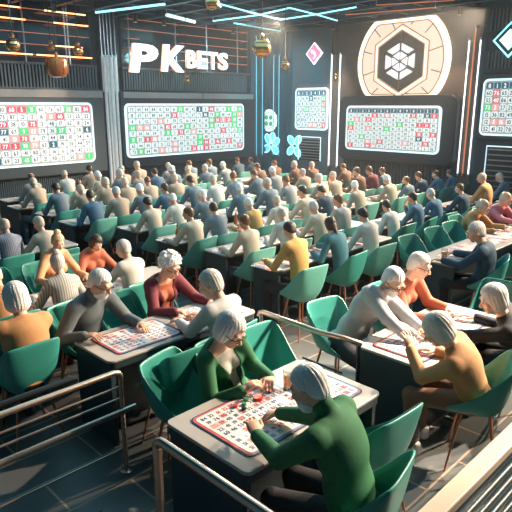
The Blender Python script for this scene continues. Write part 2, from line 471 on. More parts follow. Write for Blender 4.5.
    if P.get('open'):
        F = Field(lo, hi, h); torso(F, .006); F.cut_plane((0,-.15,-1), -hem)
        F.cut_plane(tuple(up), float(up.dot(nb))-.045)
        out['blouse'] = F.mesh('blouse')
    out['head'] = Matrix.Translation(hd) @ Rh.to_4x4() @ Matrix.Scale(hs, 4)
    return out

def hair_mesh(style, h=.008, hero=False):
    amp = .0017 if hero else .001
    F = Field((-.17,-.2,-.24), (.17,.2,.26), h)
    if style == 'short' or style == 'fringe' or style == 'bun' or style == 'curly':
        o = {'short':.010,'fringe':.008,'bun':.012,'curly':.022}[style]
        F.ell((0,-.022,.034), (.075,.092,.088), None, 0, o)
        if style == 'curly':
            rnd = random.Random(3)
            for i in range(150):
                v = Vector((rnd.gauss(0,1), rnd.gauss(0,1), rnd.gauss(0,1))).normalized()
                F.ell((v.x*.098, -.022+v.y*.112, .036+v.z*.106), (.017,)*3, None, .006)
        F.ell((0,-.05,-.02), (.07,.06,.07), None, .02, o*.6)
        if style == 'curly': F.cut_plane((0,.9,-1), -.0 )
        else: F.cut_plane((0,.95,-1), .0 if style != 'fringe' else -.005)
        if style != 'curly':
            G = Field((-.17,-.2,-.24), (.17,.2,.26), h); G.a += 1
            for sg in (-1,1): G.ell((sg*.052,.075,.045), (.030,.05,.030), None, 0)
            G.ell((0,.10,.03), (.06,.05,.036), None, .02); F.cut_field(G)
        if style == 'fringe': F.cut_plane((0,.25,1), .062)
        if style == 'bun': F.ell((0,-.06,.135), (.05,.05,.045), None, .01)
    if style == 'bob' or style == 'long':
        F.ell((0,-.022,.034), (.075,.092,.088), None, 0, .018)
        F.ell((0,-.035,-.04), (.098,.085,.080), None, .03)
        if style == 'long': F.cap((0,-.085,-.05), (0,-.12,-.2), .045, .025, .03)
        G = Field((-.17,-.2,-.24), (.17,.2,.26), h); G.a += 1
        G.ell((0,.085,-.03), (.060,.075,.095), None, 0); G.ell((.03,.10,.04), (.035,.06,.045), None, .02); F.cut_field(G)
        F.cut_plane((0,.35,-1), .10 if style == 'bob' else .22)
    if style != 'curly':
        g = F.grid(); X, Y, Z = g[0][:,None,None], g[1][None,:,None]+.03, g[2][None,None,:]
        ph = np.arctan2(X, -Y); F.a = F.a + amp*(np.sin(22*ph+9*Z)+.7*np.sin(47*ph-14*Z+1.3)) + .0*X
    return F.mesh('hair')
HAIRM = {}
def hairm(style, hero):
    k = (style, hero)
    if k not in HAIRM: HAIRM[k] = hair_mesh(style, .0055 if hero else .010, hero)
    return HAIRM[k]

def beard_mesh():
    F = Field((-.14,-.1,-.22), (.14,.16,.1), .006)
    F.ell((0,.024,-.055), (.062,.066,.072), None, 0, .007); F.ell((0,.06,-.095), (.03,.028,.03), None, .02, .006)
    F.cut_plane((0,-1,1), -.085)
    return F.mesh('beard')
BEARD = beard_mesh()
def face_parts(root, Hm, glasses, beard, hair='white', lips=True):
    for sg in (-1,1):
        m = MB().use('eye_white').ball((0,0,0), .0125, 10).use('eye_dark').ball((0,.0065,-.001), .0085, 8)
        e = m.build('eye', None, root); e.matrix_local = Hm @ Matrix.Translation((sg*.030,.0745,.008))
    for sg in (-1,1):
        m = MB().tube([(sg*.014,.090,.030),(sg*.030,.091,.034),(sg*.046,.082,.030)], .0042, 6)
        b = m.build('eyebrow', 'hair_grey', root); b.matrix_local = Hm
    if lips:
        m = MB().tube([(-.022,.086,-.056),(-.008,.0945,-.0535),(.008,.0945,-.0535),(.022,.086,-.056)], .0048, 6)
        b = m.build('lips', 'lips', root); b.matrix_local = Hm
    if glasses:
        m = MB()
        for sg in (-1,1):
            m.tube([(sg*.032+.024*math.cos(t*PI/6), .100-.004*abs(math.cos(t*PI/6)), .004+.019*math.sin(t*PI/6)) for t in range(13)], .0026, 6)
            m.tube([(sg*.056,.097,.008),(sg*.082,.06,.008),(sg*.084,-.01,.004)], .0026, 6)
        m.tube([(-.008,.101,.008),(.008,.101,.008)], .0026, 6)
        b = m.build('glasses', 'spectacle', root); b.matrix_local = Hm
    if beard:
        b = link('beard', BEARD, root, 'hair_'+hair); b.matrix_local = Hm

SHOE = None
def shoe_mesh():
    F = Field((-.07,-.12,-.02), (.07,.2,.12), .008)
    F.cap((0,-.03,.035), (0,.12,.028), .042, .036, .02); F.cap((0,-.03,.04), (0,-.03,.08), .042, .045, .01)
    F.cut_plane((0,0,-1), -.002)
    return F.mesh('shoe')
SHOE = shoe_mesh()

# ------------------------------------------------------------------ camera
H = 2.65; FPX = 568.; PITCH = math.atan(151/568.)
cam = bpy.data.cameras.new('camera'); co = bpy.data.objects.new('camera', cam); COL.objects.link(co)
cam.sensor_width = 36; cam.lens = 36*FPX/512; cam.clip_end = 200
co.location = (0,0,H); co.rotation_euler = (PI/2-PITCH, 0, -PI/4); S.camera = co
def ray(u, v):
    xd = (u-256)/FPX; yd = (v-256)/FPX; c, s = math.cos(PITCH), math.sin(PITCH)
    fw = c-yd*s; dn = s+yd*c; q = 2**-.5
    return Vector(((fw+xd)*q, (fw-xd)*q, -dn))
def on_y(u, v, Y): r = ray(u,v); t = Y/r.y; return r.x*t, H+r.z*t

# ------------------------------------------------------------------ room shell
WY, WX, CZ = 14.5, 15.0, 5.12
fl = MB().use('floor').box(-3,WX+.3,-5,WY+.3,-.2,0).build('floor', 'floor'); struct(fl)
w = MB().use('wall_navy').box(-3,WX+.3,WY,WY+.3,0,CZ).build('wall_left', 'wall_navy'); struct(w)
w = MB().use('wall_brown').box(WX,WX+.3,-5,WY,0,CZ).build('wall_right', 'wall_brown'); struct(w)
m = MB().use('ceiling').box(-3,WX+.3,-5,WY+.3,CZ,CZ+.2); struct(m.build('ceiling', 'ceiling'))
TA = lambda d: Matrix(((1,0,0,0),(0,0,-1,WY-d),(0,1,0,0),(0,0,0,1)))     # wall_left plane: (x, z, out)
TB = lambda d: Matrix(((0,0,-1,WX-d),(-1,0,0,0),(0,1,0,0),(0,0,0,1)))    # wall_right plane: (-y, z, out)

def trim(n, mb, mk=None, bevel=0): return struct(mb.build('trim_%d' % n, mk, None, bevel))
# left wall cladding ------------------------------------------------
m = MB().use('glass_dark'); m.box(-1,8.2,3.68,CZ-.02,0,.04,TA(.0))
m.box(9.15,14.0,3.68,CZ-.02,0,.04,TA(.0)); trim(1, m)
m = MB().use('slat')
for i in range(150):
    x = 1+i*.0867
    if x < 8.3 or 9.1 < x < 14.1: m.box(x,x+.045,3.06,3.64,0,.10,TA(0))
m.use('cab').box(-1,8.35,3.04,3.08,0,.14,TA(0)).box(-1,8.35,3.62,3.68,0,.13,TA(0)).box(9.1,14.1,3.62,3.68,0,.13,TA(0))
trim(2, m)
m = MB().use('slat')
for i in range(240):
    x = 2+i*.052
    m.box(x,x+.026,.05,.95,0,.05,TA(0))
m.use('wall_navy').box(-1,14.2,0,.12,0,.07,TA(0)); trim(3, m)
# cabinets round the screens
def cab(n, T, x0, x1, z0, z1, d, mk, r=.18):
    m = MB().use(mk).prism(rrect(x0,x1,z0,z1,r), 0, d, T); return trim(n, m, mk, .03)
cab(4, TA(0), 1.0, 8.42, .86, 3.04, .22, 'cab', .06)
cab(5, TA(0), 8.95, 14.25, .88, 3.02, .20, 'cab_dark', .12)
m = MB().use('cab_strip').box(9.05,14.15,2.84,3.0,.19,.23,TA(0)).box(1.1,8.38,2.84,3.02,.21,.24,TA(0)).use('rail_dark').box(7.3,7.32,2.8,3.02,.2,.23,TA(0)).box(11.9,11.92,2.84,3.0,.23,.235,TA(0)); trim(6, m)
cab(7, TB(0), -11.05, -7.2, 1.02, 2.92, .30, 'cab_dark', .22)
cab(8, TB(0), -6.75, -4.6, 1.78, 3.42, .14, 'cab_dark', .08)
# fluted corner, its teal-blue light put into the wall colour
m = MB().use('wall_teal_lit')
m.box(14.25,15,0,CZ,0,.04,TA(0)); m.box(-14.5,-11.62,0,CZ,0,.04,TB(0))
for i in range(11): m.box(14.27+i*.068,14.30+i*.068,0,CZ,.04,.09,TA(0))
for i in range(16): m.box(-14.42+i*.075,-14.385+i*.075,0,CZ,.04,.09,TB(0))
for i in range(16): m.box(-13.1+i*.09,-13.07+i*.09,3.3,CZ,.04,.065,TB(0))
trim(9, m)
m = MB().use('wall_grey').box(-13.15,-11.6,0.0,CZ,.04,.06,TB(0)); trim(10, m)
# column of bright metal at the left wall
m = MB()
m.use('wall_navy').box(8.42,8.95,0,CZ,0,.16,TA(0)); trim(11, m)
# lower dado right wall
m = MB().use('wall_navy').box(-11.0,-7.2,0,1.0,0,.06,TB(0)).box(-6.8,2,0,CZ,0,.05,TB(0))
m.use('slat')
for i in range(34): m.box(-10.98+i*.11,-10.95+i*.11,.05,.98,.06,.085,TB(0))
for i in range(26):
    for a,b in ((3.55,3.95),(4.45,4.95)): m.box(-6.6+i*.09,-6.56+i*.09,a,b,.05,.09,TB(0))
m.use('rail_dark').box(-6.7,-4.4,3.97,4.43,.05,.08,TB(0)); trim(12, m)

m = MB().use('silver')
for i,(x,r) in enumerate(((8.50,.045),(8.60,.03),(8.70,.06),(8.83,.04))):
    m.tube([(x,WY-.22,.3 if i != 1 else .1),(x,WY-.22,3.9)], r, 10)
m.use('pipe')
for x in (8.46,8.56,8.66,8.76,8.88): m.tube([(x,WY-.2,3.9),(x,WY-.2,CZ-.02)], .02, 6)
m.use('silver').box(8.44,8.92,WY-.20,WY-.17,3.0,3.95)
o = m.build('wall_column'); tag(o, 'bright metal column of vertical tubes between the two big screens', 'column')

def vtube(name, T, x, z0, z1, r, mk, label, cat='light', g=None):
    m = MB().use(mk); m.tube([T@Vector((x,z0,.10)), T@Vector((x,z1,.10))], r, 8)
    m.use('pipe')
    for z in (z0+.02, z1-.02): m.box(x-r*1.3, x+r*1.3, z-.03, z+.03, 0, .12, T)
    return tag(m.build(name), label, cat, g)
G = 'upright light strips on the walls'
vtube('light_strip', TB(.0), -11.55, .7, 4.2, .022, 'neon_white', 'left white upright light strip of the pair beside the round emblem', g=G)
vtube('light_strip', TB(.0), -11.22, .7, 4.2, .022, 'neon_white', 'right white upright light strip of the pair beside the round emblem', g=G)
vtube('light_strip', TB(.0), -7.12, .8, 4.3, .02, 'neon_white', 'white upright light strip just right of the emblem screen', g=G)
vtube('light_strip', TB(.0), -6.98, .8, 4.6, .02, 'tube_dim', 'dull orange upright strip between the two white ones at right', g=G)
vtube('light_strip', TB(.0), -6.82, .8, 4.3, .02, 'neon_white', 'white upright light strip nearest the screen at the right edge', g=G)
vtube('light_strip', TA(.0), 14.42, .9, 4.9, .014, 'neon_cyan_soft', 'dim cyan upright strip right of the second big screen', g=G)
vtube('light_strip', TA(.0), 14.72, .9, 4.9, .014, 'neon_cyan_soft', 'dim cyan upright strip left of the room corner', g=G)
vtube('light_strip', TB(.04), -14.0, .9, 4.3, .014, 'neon_cyan_soft', 'cyan upright strip left of the pair above the petal lights', g=G)
vtube('light_strip', TB(.04), -13.75, .9, 4.3, .014, 'neon_cyan_soft', 'cyan upright strip right of the pair above the petal lights', g=G)

# vertical pipes and light tubes in front of the dark upper windows
def tubeline(x0, x1, z, mk, label, g):
    m = MB().use(mk).tube([(x0,WY-.3,z),(x1,WY-.3,z)], .015 if mk == 'tube_orange' else .008, 8)
    m.use('pipe')
    for x in (x0+.05,x1-.05): m.tube([(x,WY-.3,z),(x,WY-.03,z)], .008, 5)
    tag(m.build('light_tube'), label, 'light', g)
g = 'orange light tubes above the left screen'
nm = ['topmost','second from top','third from top','fourth from top','fifth from top','sixth from top']
for i,(z,segs) in enumerate(((4.88,((4.6,6.3,1),(6.3,6.9,0),(6.9,8.0,1))),(4.62,((4.6,6.4,1),(6.4,7.1,0),(7.1,8.05,1))),(4.34,((4.6,8.05,0),)),
                             (4.08,((4.6,5.9,1),(5.9,7.1,0),(7.1,7.85,1))),(3.84,((4.6,6.5,1),(6.5,6.6,0),(6.6,8.1,1))))):
    for j,(a,b,l) in enumerate(segs):
        tubeline(a, b, z, 'tube_orange' if l else 'tube_dim', '%s orange tube, %s piece of the run %s above left screen' % ('glowing' if l else 'unlit dull', ('left','middle','right')[j], nm[i]), g)
g = 'dull orange tubes behind the lettered sign'
for i,z in enumerate((4.92,4.66,4.42,4.18,3.93)):
    tubeline(9.2, 9.6 if i > 1 else 11.0, z, 'tube_dim', 'dull orange tube left of the lettered sign, %s' % nm[i], g)
    tubeline(11.05, 13.8, z, 'tube_dim', 'dull orange tube behind right of the lettered sign, %s' % nm[i], g)
for x, lab in ((6.35,'above middle of the left screen'),(7.42,'left of the pair by the dark glass dome'),(7.5,'right of the pair by the dark glass dome'),(9.3,'beside the bright column'),(10.9,'between the letters'),(12.1,'behind the smaller letters'),(13.4,'right of the lettered sign')):
    m = MB().tube([(x,WY-.24,3.66),(x,WY-.24,CZ-.02)], .022, 6)
    tag(m.build('wall_pipe', 'pipe'), 'thin upright metal pipe ' + lab, 'pipe', 'wall pipes')

# ------------------------------------------------------------------ screens
rs = random.Random(11)
def screen(T, x0, x1, z0, z1, rows, cols, header, label):
    t = thing('bingo_screen', label, 'screen', T @ Vector(((x0+x1)/2, z0, 0))); inv = Matrix.Translation(t.location).inverted()
    L = inv @ T
    MB().prism(rrect(x0-.05,x1+.05,z0-.05,z1+.05,.14), 0, .05, L).build('frame', 'screen_frame_light', t)
    m = MB().use('screen_back').prism(rrect(x0,x1,z0,z1,.10), .05, .058, L)
    d = m
    cw = (x1-x0-.06)/cols; chh = (z1-z0-.06)/rows
    for r in range(rows):
        for c in range(cols):
            a = x0+.03+c*cw; b = z1-.03-(r+1)*chh; q = rs.random()
            if header and r == 0: k = 'cell_navy'
            elif q < .10: k = 'cell_red'
            elif q < .17: k = 'cell_pink'
            elif q < .245: k = 'cell_green'
            elif q < .265: k = 'cell_navy'
            else: k = 'cell_white'
            m.use(k); ins = cw*.06
            m.prism(rrect(a+ins, a+cw-ins, b+chh*.07, b+chh*.93, min(cw,chh)*.12, 1), .058, .064, L)
            d.use('screen_digit' if k in ('cell_white',) else 'screen_digit_light')
            txt = str(rs.randint(1,90)) if not (header and r == 0) else str(c % 10)
            put_text(d, txt, a+cw/2, b+chh/2, chh*.58, L, .0655, maxw=cw*.7)
    m.build('display', None, t)
screen(TA(.22), 2.75, 7.97, 1.20, 2.66, 8, 21, False, 'big white bingo number screen cut by the left edge of the photo')
screen(TA(.20), 9.10, 13.62, 1.22, 2.64, 8, 18, False, 'big bingo number screen under the lettered sign')
screen(TB(.30), -10.68, -7.66, 1.38, 2.58, 9, 14, True, 'bingo number screen under the round glowing emblem')
screen(TB(.06), -12.98, -11.70, 1.90, 3.14, 7, 7, True, 'small square bingo screen left of the emblem')
screen(TB(.14), -6.55, -4.75, 1.94, 3.24, 7, 9, True, 'bingo number screen cut by the right edge of the photo')

# ------------------------------------------------------------------ lettered sign PK BETS
sg = thing('lettered_sign', 'large glowing white PK BETS letters on the dark upper wall', 'sign', (9.4,WY-.5,3.75))
def letter(ch, x0, x1, z0, z1, shear, parent):
    vs, fs, ax, bx, ay, by = glyph(ch, .03, .045 if shear else .03, shear)
    m = MB().use('sign_white'); n = len(vs)
    kx = (x1-x0)/(bx-ax); kz = (z1-z0)/(by-ay)
    vv = [((v[0]-ax)*kx+x0-9.4, -v[2]*1.2, (v[1]-ay)*kz+z0-3.75) for v in vs]
    m.use('sign_side'); side = m.cur; m.use('sign_white'); front = m.cur
    m.v = vv; m.f = [list(f) for f in fs]
    for f in fs:
        zs = [vs[i][2] for i in f]; m.m.append(side if max(zs)-min(zs) > .01 or max(zs) < 0 else front)
    me = m.mesh('letter', False); link('letter', me, parent)
letter('P', 9.08, 10.06, 3.52, 4.28, .12, sg); letter('K', 10.16, 11.0, 3.58, 4.32, .12, sg)
for i,c in enumerate('BETS'): letter(c, 11.08+i*.42, 11.08+i*.42+.38, 3.71, 4.22, .0, sg)

# ------------------------------------------------------------------ round emblem
em = thing('round_emblem', 'large round glowing emblem with a hexagon and white faceted gem', 'emblem', (WX-.02,9.12,2.9))
L = Matrix.Translation(em.location).inverted() @ TB(.0)
cx, cz, R = -9.10, 3.84, 1.48
def arc_pts(r, zlo, zhi, n=72):
    P = []
    for i in range(n):
        t = 2*PI*i/n; x = r*math.cos(t); z = r*math.sin(t)
        z = max(zlo, min(zhi, z)); P.append((cx+x, cz+z))
    return P
MB().prism(arc_pts(R, -.92, 1.14), .005, .08, L).build('emblem_rim', 'emblem_rim', em)
MB().prism(arc_pts(R*.90, -.90, 1.05), .08, .10, L).build('emblem_face', 'emblem_glow', em)
m = MB()
for i in range(12):
    t = 2*PI*(i+.5)/12; p = lambda r: L @ Vector((cx+r*math.cos(t), max(cz-.89, min(cz+1.04, cz+r*math.sin(t))), .105))
    m.tube([p(1.0 if i % 3 else .9), p(R*.89)], .014, 5)
for a, b in ((1.30,0),(1.30,1)):
    for i in range(12):
        if (i+b) % 2: continue
        q = [L @ Vector((cx+a*math.cos(2*PI*(i+.5+j/6)/12), max(cz-.89, min(cz+1.04, cz+a*math.sin(2*PI*(i+.5+j/6)/12))), .105)) for j in range(7)]
        m.tube(q, .013, 5)
m.build('dividing_lines', 'emblem_line', em)
def ngon(n, r, rot=0): return [(cx+r*math.cos(rot+2*PI*i/n), cz+r*math.sin(rot+2*PI*i/n)) for i in range(n)]
hx = .72
MB().prism(ngon(6,.82,PI/6), .10, .14, L).build('hexagon_plate', 'emblem_dark', em)
m = MB()
for r in (.90,):
    P = ngon(6,r,PI/6); m.tube([L@Vector((*q,.15)) for q in P+P[:1]], .016, 6)
m.build('hexagon_outline', 'emblem_rim', em)
m = MB(); P = ngon(6,.99,PI/6); m.tube([L@Vector((*q,.12)) for q in P+P[:1]], .014, 6); P = ngon(6,.84,PI/6); m.tube([L@Vector((*q,.14)) for q in P+P[:1]], .012, 6); m.tube([L@Vector((cx,cz-.84,.15)), L@Vector((cx,cz-.54,.15))], .012, 5); m.tube([L@Vector((cx,cz+.84,.15)), L@Vector((cx,cz+.54,.15))], .012, 5); m.build('hexagon_trim', 'emblem_line', em)
m = MB()
P = ngon(6,.56,PI/6); Q = ngon(6,.30,PI/6)
for i in range(6):
    a,b,c,d = P[i],P[(i+1)%6],Q[(i+1)%6],Q[i]; mxx = (a[0]+b[0]+c[0]+d[0])/4; mz = (a[1]+b[1]+c[1]+d[1])/4
    m.prism([(mxx+(q[0]-mxx)*.80, mz+(q[1]-mz)*.70) for q in (a,b,c,d)], .14, .17, L)
    tx, tz = (c[0]+d[0]+cx)/3, (c[1]+d[1]+cz)/3
    m.prism([(tx+(q[0]-tx)*.72, tz+(q[1]-tz)*.72) for q in (d,c,(cx,cz))], .14, .18, L)
m.build('gem', 'emblem_gem', em)

# ------------------------------------------------------------------ small neon signs
def petals(x, z, s, label, rots):
    m = MB(); T = TB(.12)
    t = thing('petal_light', label, 'light', T@Vector((x,z-.3,0)), 0, 'petal shaped lights'); L = Matrix.Translation(t.location).inverted()@T
    for i,a in enumerate(rots):
        pts = []
        for j in range(13):
            b = 2*PI*j/12; r = .20*s; px, pz = r*(1+.95*math.cos(b)), r*.62*math.sin(b)
            pts.append(L@Vector((x+.05*math.cos(a)+px*math.cos(a)-pz*math.sin(a), z+.05*math.sin(a)+px*math.sin(a)+pz*math.cos(a), 0)))
        m.use('neon_cyan').tube(pts, .022, 6)
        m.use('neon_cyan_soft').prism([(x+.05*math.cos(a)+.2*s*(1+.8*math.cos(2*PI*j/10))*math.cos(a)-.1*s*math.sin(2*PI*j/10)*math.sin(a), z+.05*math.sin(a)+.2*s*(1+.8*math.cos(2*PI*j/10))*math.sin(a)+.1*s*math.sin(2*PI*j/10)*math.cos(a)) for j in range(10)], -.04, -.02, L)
    m.use('rail_dark').tube([L@Vector((x,z,-.08)), L@Vector((x,z,.02))], .03, 8)
    m.build('petal_tubes', None, t)
petals(-14.12, 1.28, 1., 'glowing cyan petal shaped light, left of the two', (.5,2.2,3.7,5.6,1.35))
petals(-13.02, 1.30, .95, 'glowing cyan petal shaped light, right of the two under small screen', (.9,2.3,3.9,5.3))
t = thing('round_sign', 'small round white sign with a green pattern near the room corner', 'sign', TB(.1)@Vector((-14.25,2.1,0)))
L = Matrix.Translation(t.location).inverted()@TB(.06)
cr = lambda r, x=-14.25, z=2.12: [(x+r*math.cos(2*PI*i/28), z+r*math.sin(2*PI*i/28)) for i in range(28)]
MB().prism(cr(.38), 0, .05, L).build('sign_rim', 'screen_frame_light', t)
MB().prism(cr(.34), .05, .06, L).build('sign_face', 'cell_white', t)
m = MB()
for i in range(4):
    a = PI/4+i*PI/2; m.prism([( -14.25+.15*math.cos(a)+.085*math.cos(b*PI/4), 2.12+.15*math.sin(a)+.085*math.sin(b*PI/4)) for b in range(8)], .06, .07, L)
m.tube([L@Vector((-14.25+.27*math.cos(2*PI*i/24),2.12+.27*math.sin(2*PI*i/24),.065)) for i in range(25)], .01, 5)
m.build('green_pattern', 'green_sign', t)
t = thing('diamond_sign', 'pink diamond shaped sign high up left of the emblem', 'sign', TB(0)@Vector((-12.27,3.95,0)))
L = Matrix.Translation(t.location).inverted()@TB(.06)
dm = lambda r, x=-12.27, z=4.24: [(x-r,z),(x,z-r),(x+r,z),(x,z+r)]
MB().prism(dm(.335), 0, .05, L).build('border', 'pale_line', t); MB().prism(dm(.29), .05, .06, L).build('face', 'pink_sign', t)
m = MB(); m.prism([(-12.33+.055*math.cos(i),4.30+.055*math.sin(i)) for i in range(6)], .06,.07,L); m.prism([(-12.22,4.12),(-12.17,4.17),(-12.24,4.30),(-12.28,4.27)], .06,.07,L); m.prism([(-12.3,4.08),(-12.2,4.08),(-12.25,4.14)],.06,.07,L)
m.build('symbol', 'pale_line', t)
t = thing('diamond_sign', 'blue and white diamond sign cut by the right edge', 'sign', TB(0)@Vector((-6.0,3.95,0)))
L = Matrix.Translation(t.location).inverted()@TB(.08)
MB().prism(dm(.42,-6.08,4.2), 0, .05, L).build('border', 'neon_cyan', t); MB().prism(dm(.36,-6.08,4.2), .05, .06, L).build('inner_border', 'glass_dark', t); MB().prism(dm(.25,-6.08,4.2), .06, .07, L).build('face', 'screen_frame_light', t)
def louvre(x0, x1, z0, z1, n, label):
    t = thing('louvre_panel', label, 'panel', TB(.06)@Vector(((x0+x1)/2,z0,0)), 0, 'louvred panels'); L = Matrix.Translation(t.location).inverted()@TB(.06)
    m = MB().box(x0,x1,z0,z1,0,.02,L); m.build('back_plate', 'wall_navy', t)
    m = MB()
    for i in range(n): z = z0+(i+.7)*(z1-z0)/(n+.3); m.box(x0+.05,x1-.05,z-.018,z+.012,.02,.06,L)
    m.build('slats', 'pipe', t)
    m = MB().tube([L@Vector((a,b,.05)) for a,b in ((x0,z0),(x0,z1),(x1,z1),(x1,z0))], .018, 6); m.build('lit_outline', 'screen_frame_light', t)
louvre(-12.85, -11.90, .85, 1.62, 8, 'louvred wall panel with a lit outline below the small square screen')
louvre(-6.38, -4.8, .5, 1.62, 8, 'louvred wall panel with a lit outline at the right edge')

# ------------------------------------------------------------------ ceiling
m = MB().use('beam')
for i in range(19): m.box(-2.5+i*.95,-2.38+i*.95,-4.5,WY,CZ-.16,CZ)
n_b = struct(m.build('trim_13'))
m = MB().use('beam')
for i in range(19): m.box(-3,WX,-4+i*.98,-3.92+i*.98,CZ-.10,CZ-.02)
struct(m.build('trim_14'))
def neon(pts, label, mk='neon_cyan', r=.018):
    m = MB().use(mk).tube([(x,y,CZ-.20) for x,y in pts], r, 8); m.use('pipe')
    for x,y in (pts[0],pts[-1]): m.tube([(x,y,CZ-.2),(x,y,CZ)], .012, 5)
    tag(m.build('ceiling_light_tube'), label, 'light', 'ceiling light tubes')
neon([(8.1,13.85),(8.6,11.6)], 'long cyan tube on the ceiling at the top left', 'neon_cyan', .028)
neon([(9.61,12.9),(10.95,13.4)], 'short wide pale tube on the ceiling above the sign', 'screen_frame_light', .045)
neon([(9.2,10.6),(11.33,11.18),(12.35,11.4),(12.3,10.1),(12.1,8.7)], 'bent cyan ceiling tube zigzagging nearer to the camera')
neon([(11.2,12.9),(11.33,11.18),(11.05,9.9),(12.3,10.1),(13.6,10.4)], 'bent cyan ceiling tube crossing the zigzag one')
neon([(11.89,12.8),(14.2,13.1)], 'faint cyan ceiling tube close to the room corner', 'neon_cyan_soft')
neon([(8.6,9.8),(9.8,11.0)], 'straight cyan ceiling tube at the top middle')
neon([(12.9,9.6),(13.5,7.4)], 'dull orange ceiling tube above the emblem', 'tube_dim', .010)
neon([(12.2,8.2),(12.9,6.6)], 'dull orange ceiling tube at the top right', 'tube_dim', .010)

def pendant(x, y, z, r, kind, label):
    t = thing('pendant_lamp', label, 'lamp', (x,y,z-r), 0, 'hanging globe lamps')
    m = MB().tube([(0,0,2*r),(0,0,CZ-z+r)], .010, 5); m.build('cable', 'rail_dark', t)
    if kind == 'dome':
        m = MB().lathe([(.03,0),(r*.7,.02),(r,.5*r),(r*1.05,1.2*r),(r*.95,1.7*r),(r*.3,1.9*r),(.03,2*r)], 18)
        for i in range(9): 
            a = 2*PI*i/9; m.tube([(r*1.07*math.cos(a),r*1.07*math.sin(a),1.5*r),(r*.98*math.cos(a),r*.98*math.sin(a),.35*r)], .012, 4)
        m.build('globe', 'amber', t)
    else:
        m = MB().ball((0,0,r), r, 16); m.build('globe', 'gold', t)
        m = MB()
        for i in range(5):
            zz = r*math.sin((i-2)*.5); rr = math.sqrt(max(.001,r*r-zz*zz))*1.02
            m.tube([(rr*math.cos(2*PI*k/16),rr*math.sin(2*PI*k/16),r+zz) for k in range(17)], .008, 4)
        m.build('wire_bands', 'rail_dark', t)
    m = MB().lathe([(.03,2*r-.01),(.045,2*r+.05),(.02,2*r+.09)], 10); m.build('cap', 'gold', t)
pl = [((13,45),12.0,.14,'g','gold globe pendant lamp near the left edge'),((51,48),13.0,.075,'g','tiny gold pendant globe left of the dark dome lamp'),
 ((78,51),12.5,.115,'g','small gold pendant globe right of the dark dome lamp'),((57,67),12.0,.22,'dome','large dark amber glass dome lamp above the left screen'),
 ((187,81),13.0,.085,'g','tiny copper pendant globe below the lettered sign'),((212,3),9.0,.13,'g','copper pendant lamp at the top middle edge'),
 ((262,48),9.0,.20,'g','large gold pendant globe hanging in front of the corner'),((285,65),10.0,.115,'g','small gold pendant globe right of the large one'),((336,79),11.0,.075,'g','tiny pendant globe between the paired light strips')]
for (u,v),Y,r,k,lab in pl:
    x, z = on_y(u,v,Y); pendant(x, Y, min(z,CZ-2*r-.15), r, k, lab)

def spot_fixture(x, y, label, tgt, power, col=(1,.62,.36), size=.9, blend=.6):
    t = thing('spotlight', label, 'light', (x,y,CZ-.02), 0, 'ceiling spotlights')
    d = (Vector(tgt)-Vector((x,y,CZ-.3))).normalized()
    m = MB().tube([(0,0,0),(0,0,-.16)], .015, 6); m.build('stem', 'rail_dark', t)
    m = MB().tube([Vector((0,0,-.2))-d*.09, Vector((0,0,-.2))+d*.09], .06, 12); m.build('lamp_head', 'rail_dark', t)
    m = MB().tube([Vector((0,0,-.2))+d*.091, Vector((0,0,-.2))+d*.095], .05, 12); m.build('lens', 'emblem_rim', t)
    if power:
        l = bpy.data.lights.new('spot', 'SPOT'); l.energy = power; l.color = col; l.spot_size = size; l.spot_blend = blend; l.shadow_soft_size = .06
        o = bpy.data.objects.new('spot_lamp', l); COL.objects.link(o); o.location = Vector((x,y,CZ-.22))+d*.14; o.rotation_euler = d.to_track_quat('-Z','Y').to_euler()
spot_fixture(6.95, 13.8, 'small ceiling spotlight shining down above the dark dome lamp', (6.95,14.4,0), 260, size=.55)
spot_fixture(9.3, 13.9, 'small ceiling spotlight above the letter P', (9.35,14.5,1), 120, size=.55)
spot_fixture(10.25, 13.9, 'small ceiling spotlight above the letter K', (10.25,14.5,1), 120, size=.55)
spot_fixture(12.9, 13.9, 'small ceiling spotlight right of the lettered sign', (12.9,14.5,1), 120, size=.55)
spot_fixture(14.2, 11.0, 'ceiling spotlight at the upper left of the emblem', (14.9,11.4,2), 260, size=.8)
spot_fixture(14.2, 7.1, 'ceiling spotlight at the upper right of the emblem', (14.9,7.6,2), 260, size=.8)

# ------------------------------------------------------------------ chair
def chair_shell():
    nu, nv = 14, 18; vs = []; fs = []
    cen = [(.235,.425),(.21,.432),(.10,.422),(-.04,.41),(-.15,.417),(-.215,.50),(-.245,.60),(-.268,.72),(-.285,.84)]
    sid = [(.22,.47),(.20,.49),(.11,.535),(.01,.60),(-.07,.665),(-.13,.72),(-.18,.765),(-.22,.80),(-.262,.825)]
    wid = [.17,.205,.235,.250,.258,.262,.262,.256,.228]
    def smp(A, t):
        f = t*(len(A)-1); i = min(int(f), len(A)-2); f -= i
        if isinstance(A[0], tuple): return tuple(A[i][k]*(1-f)+A[i+1][k]*f for k in (0,1))
        return A[i]*(1-f)+A[i+1]*f
    for j in range(nv+1):
        t = j/nv; c = smp(cen,t); s_ = smp(sid,t); w = smp(wid,t)
        for i in range(nu+1):
            u = -1+2*i/nu; q = abs(u)**2.6
            vs.append((math.sin(u*PI/2*.92)/math.sin(PI/2*.92)*w, c[0]+(s_[0]-c[0])*q, c[1]+(s_[1]-c[1])*q))
    for j in range(nv):
        for i in range(nu):
            a = j*(nu+1)+i; fs.append((a, a+1, a+nu+2, a+nu+1))
    m = MB().add(vs, fs); me = m.mesh('seat_shell')
    me = bake(me, [('SOLIDIFY', dict(thickness=.022, offset=0)), ('SUBSURF', dict(levels=1, render_levels=1))])
    me.polygons.foreach_set('use_smooth', [True]*len(me.polygons)); me.materials.clear(); me.materials.append(M['chair_green']); return me
SHELL = chair_shell(); SHELL.name = 'seat_shell'
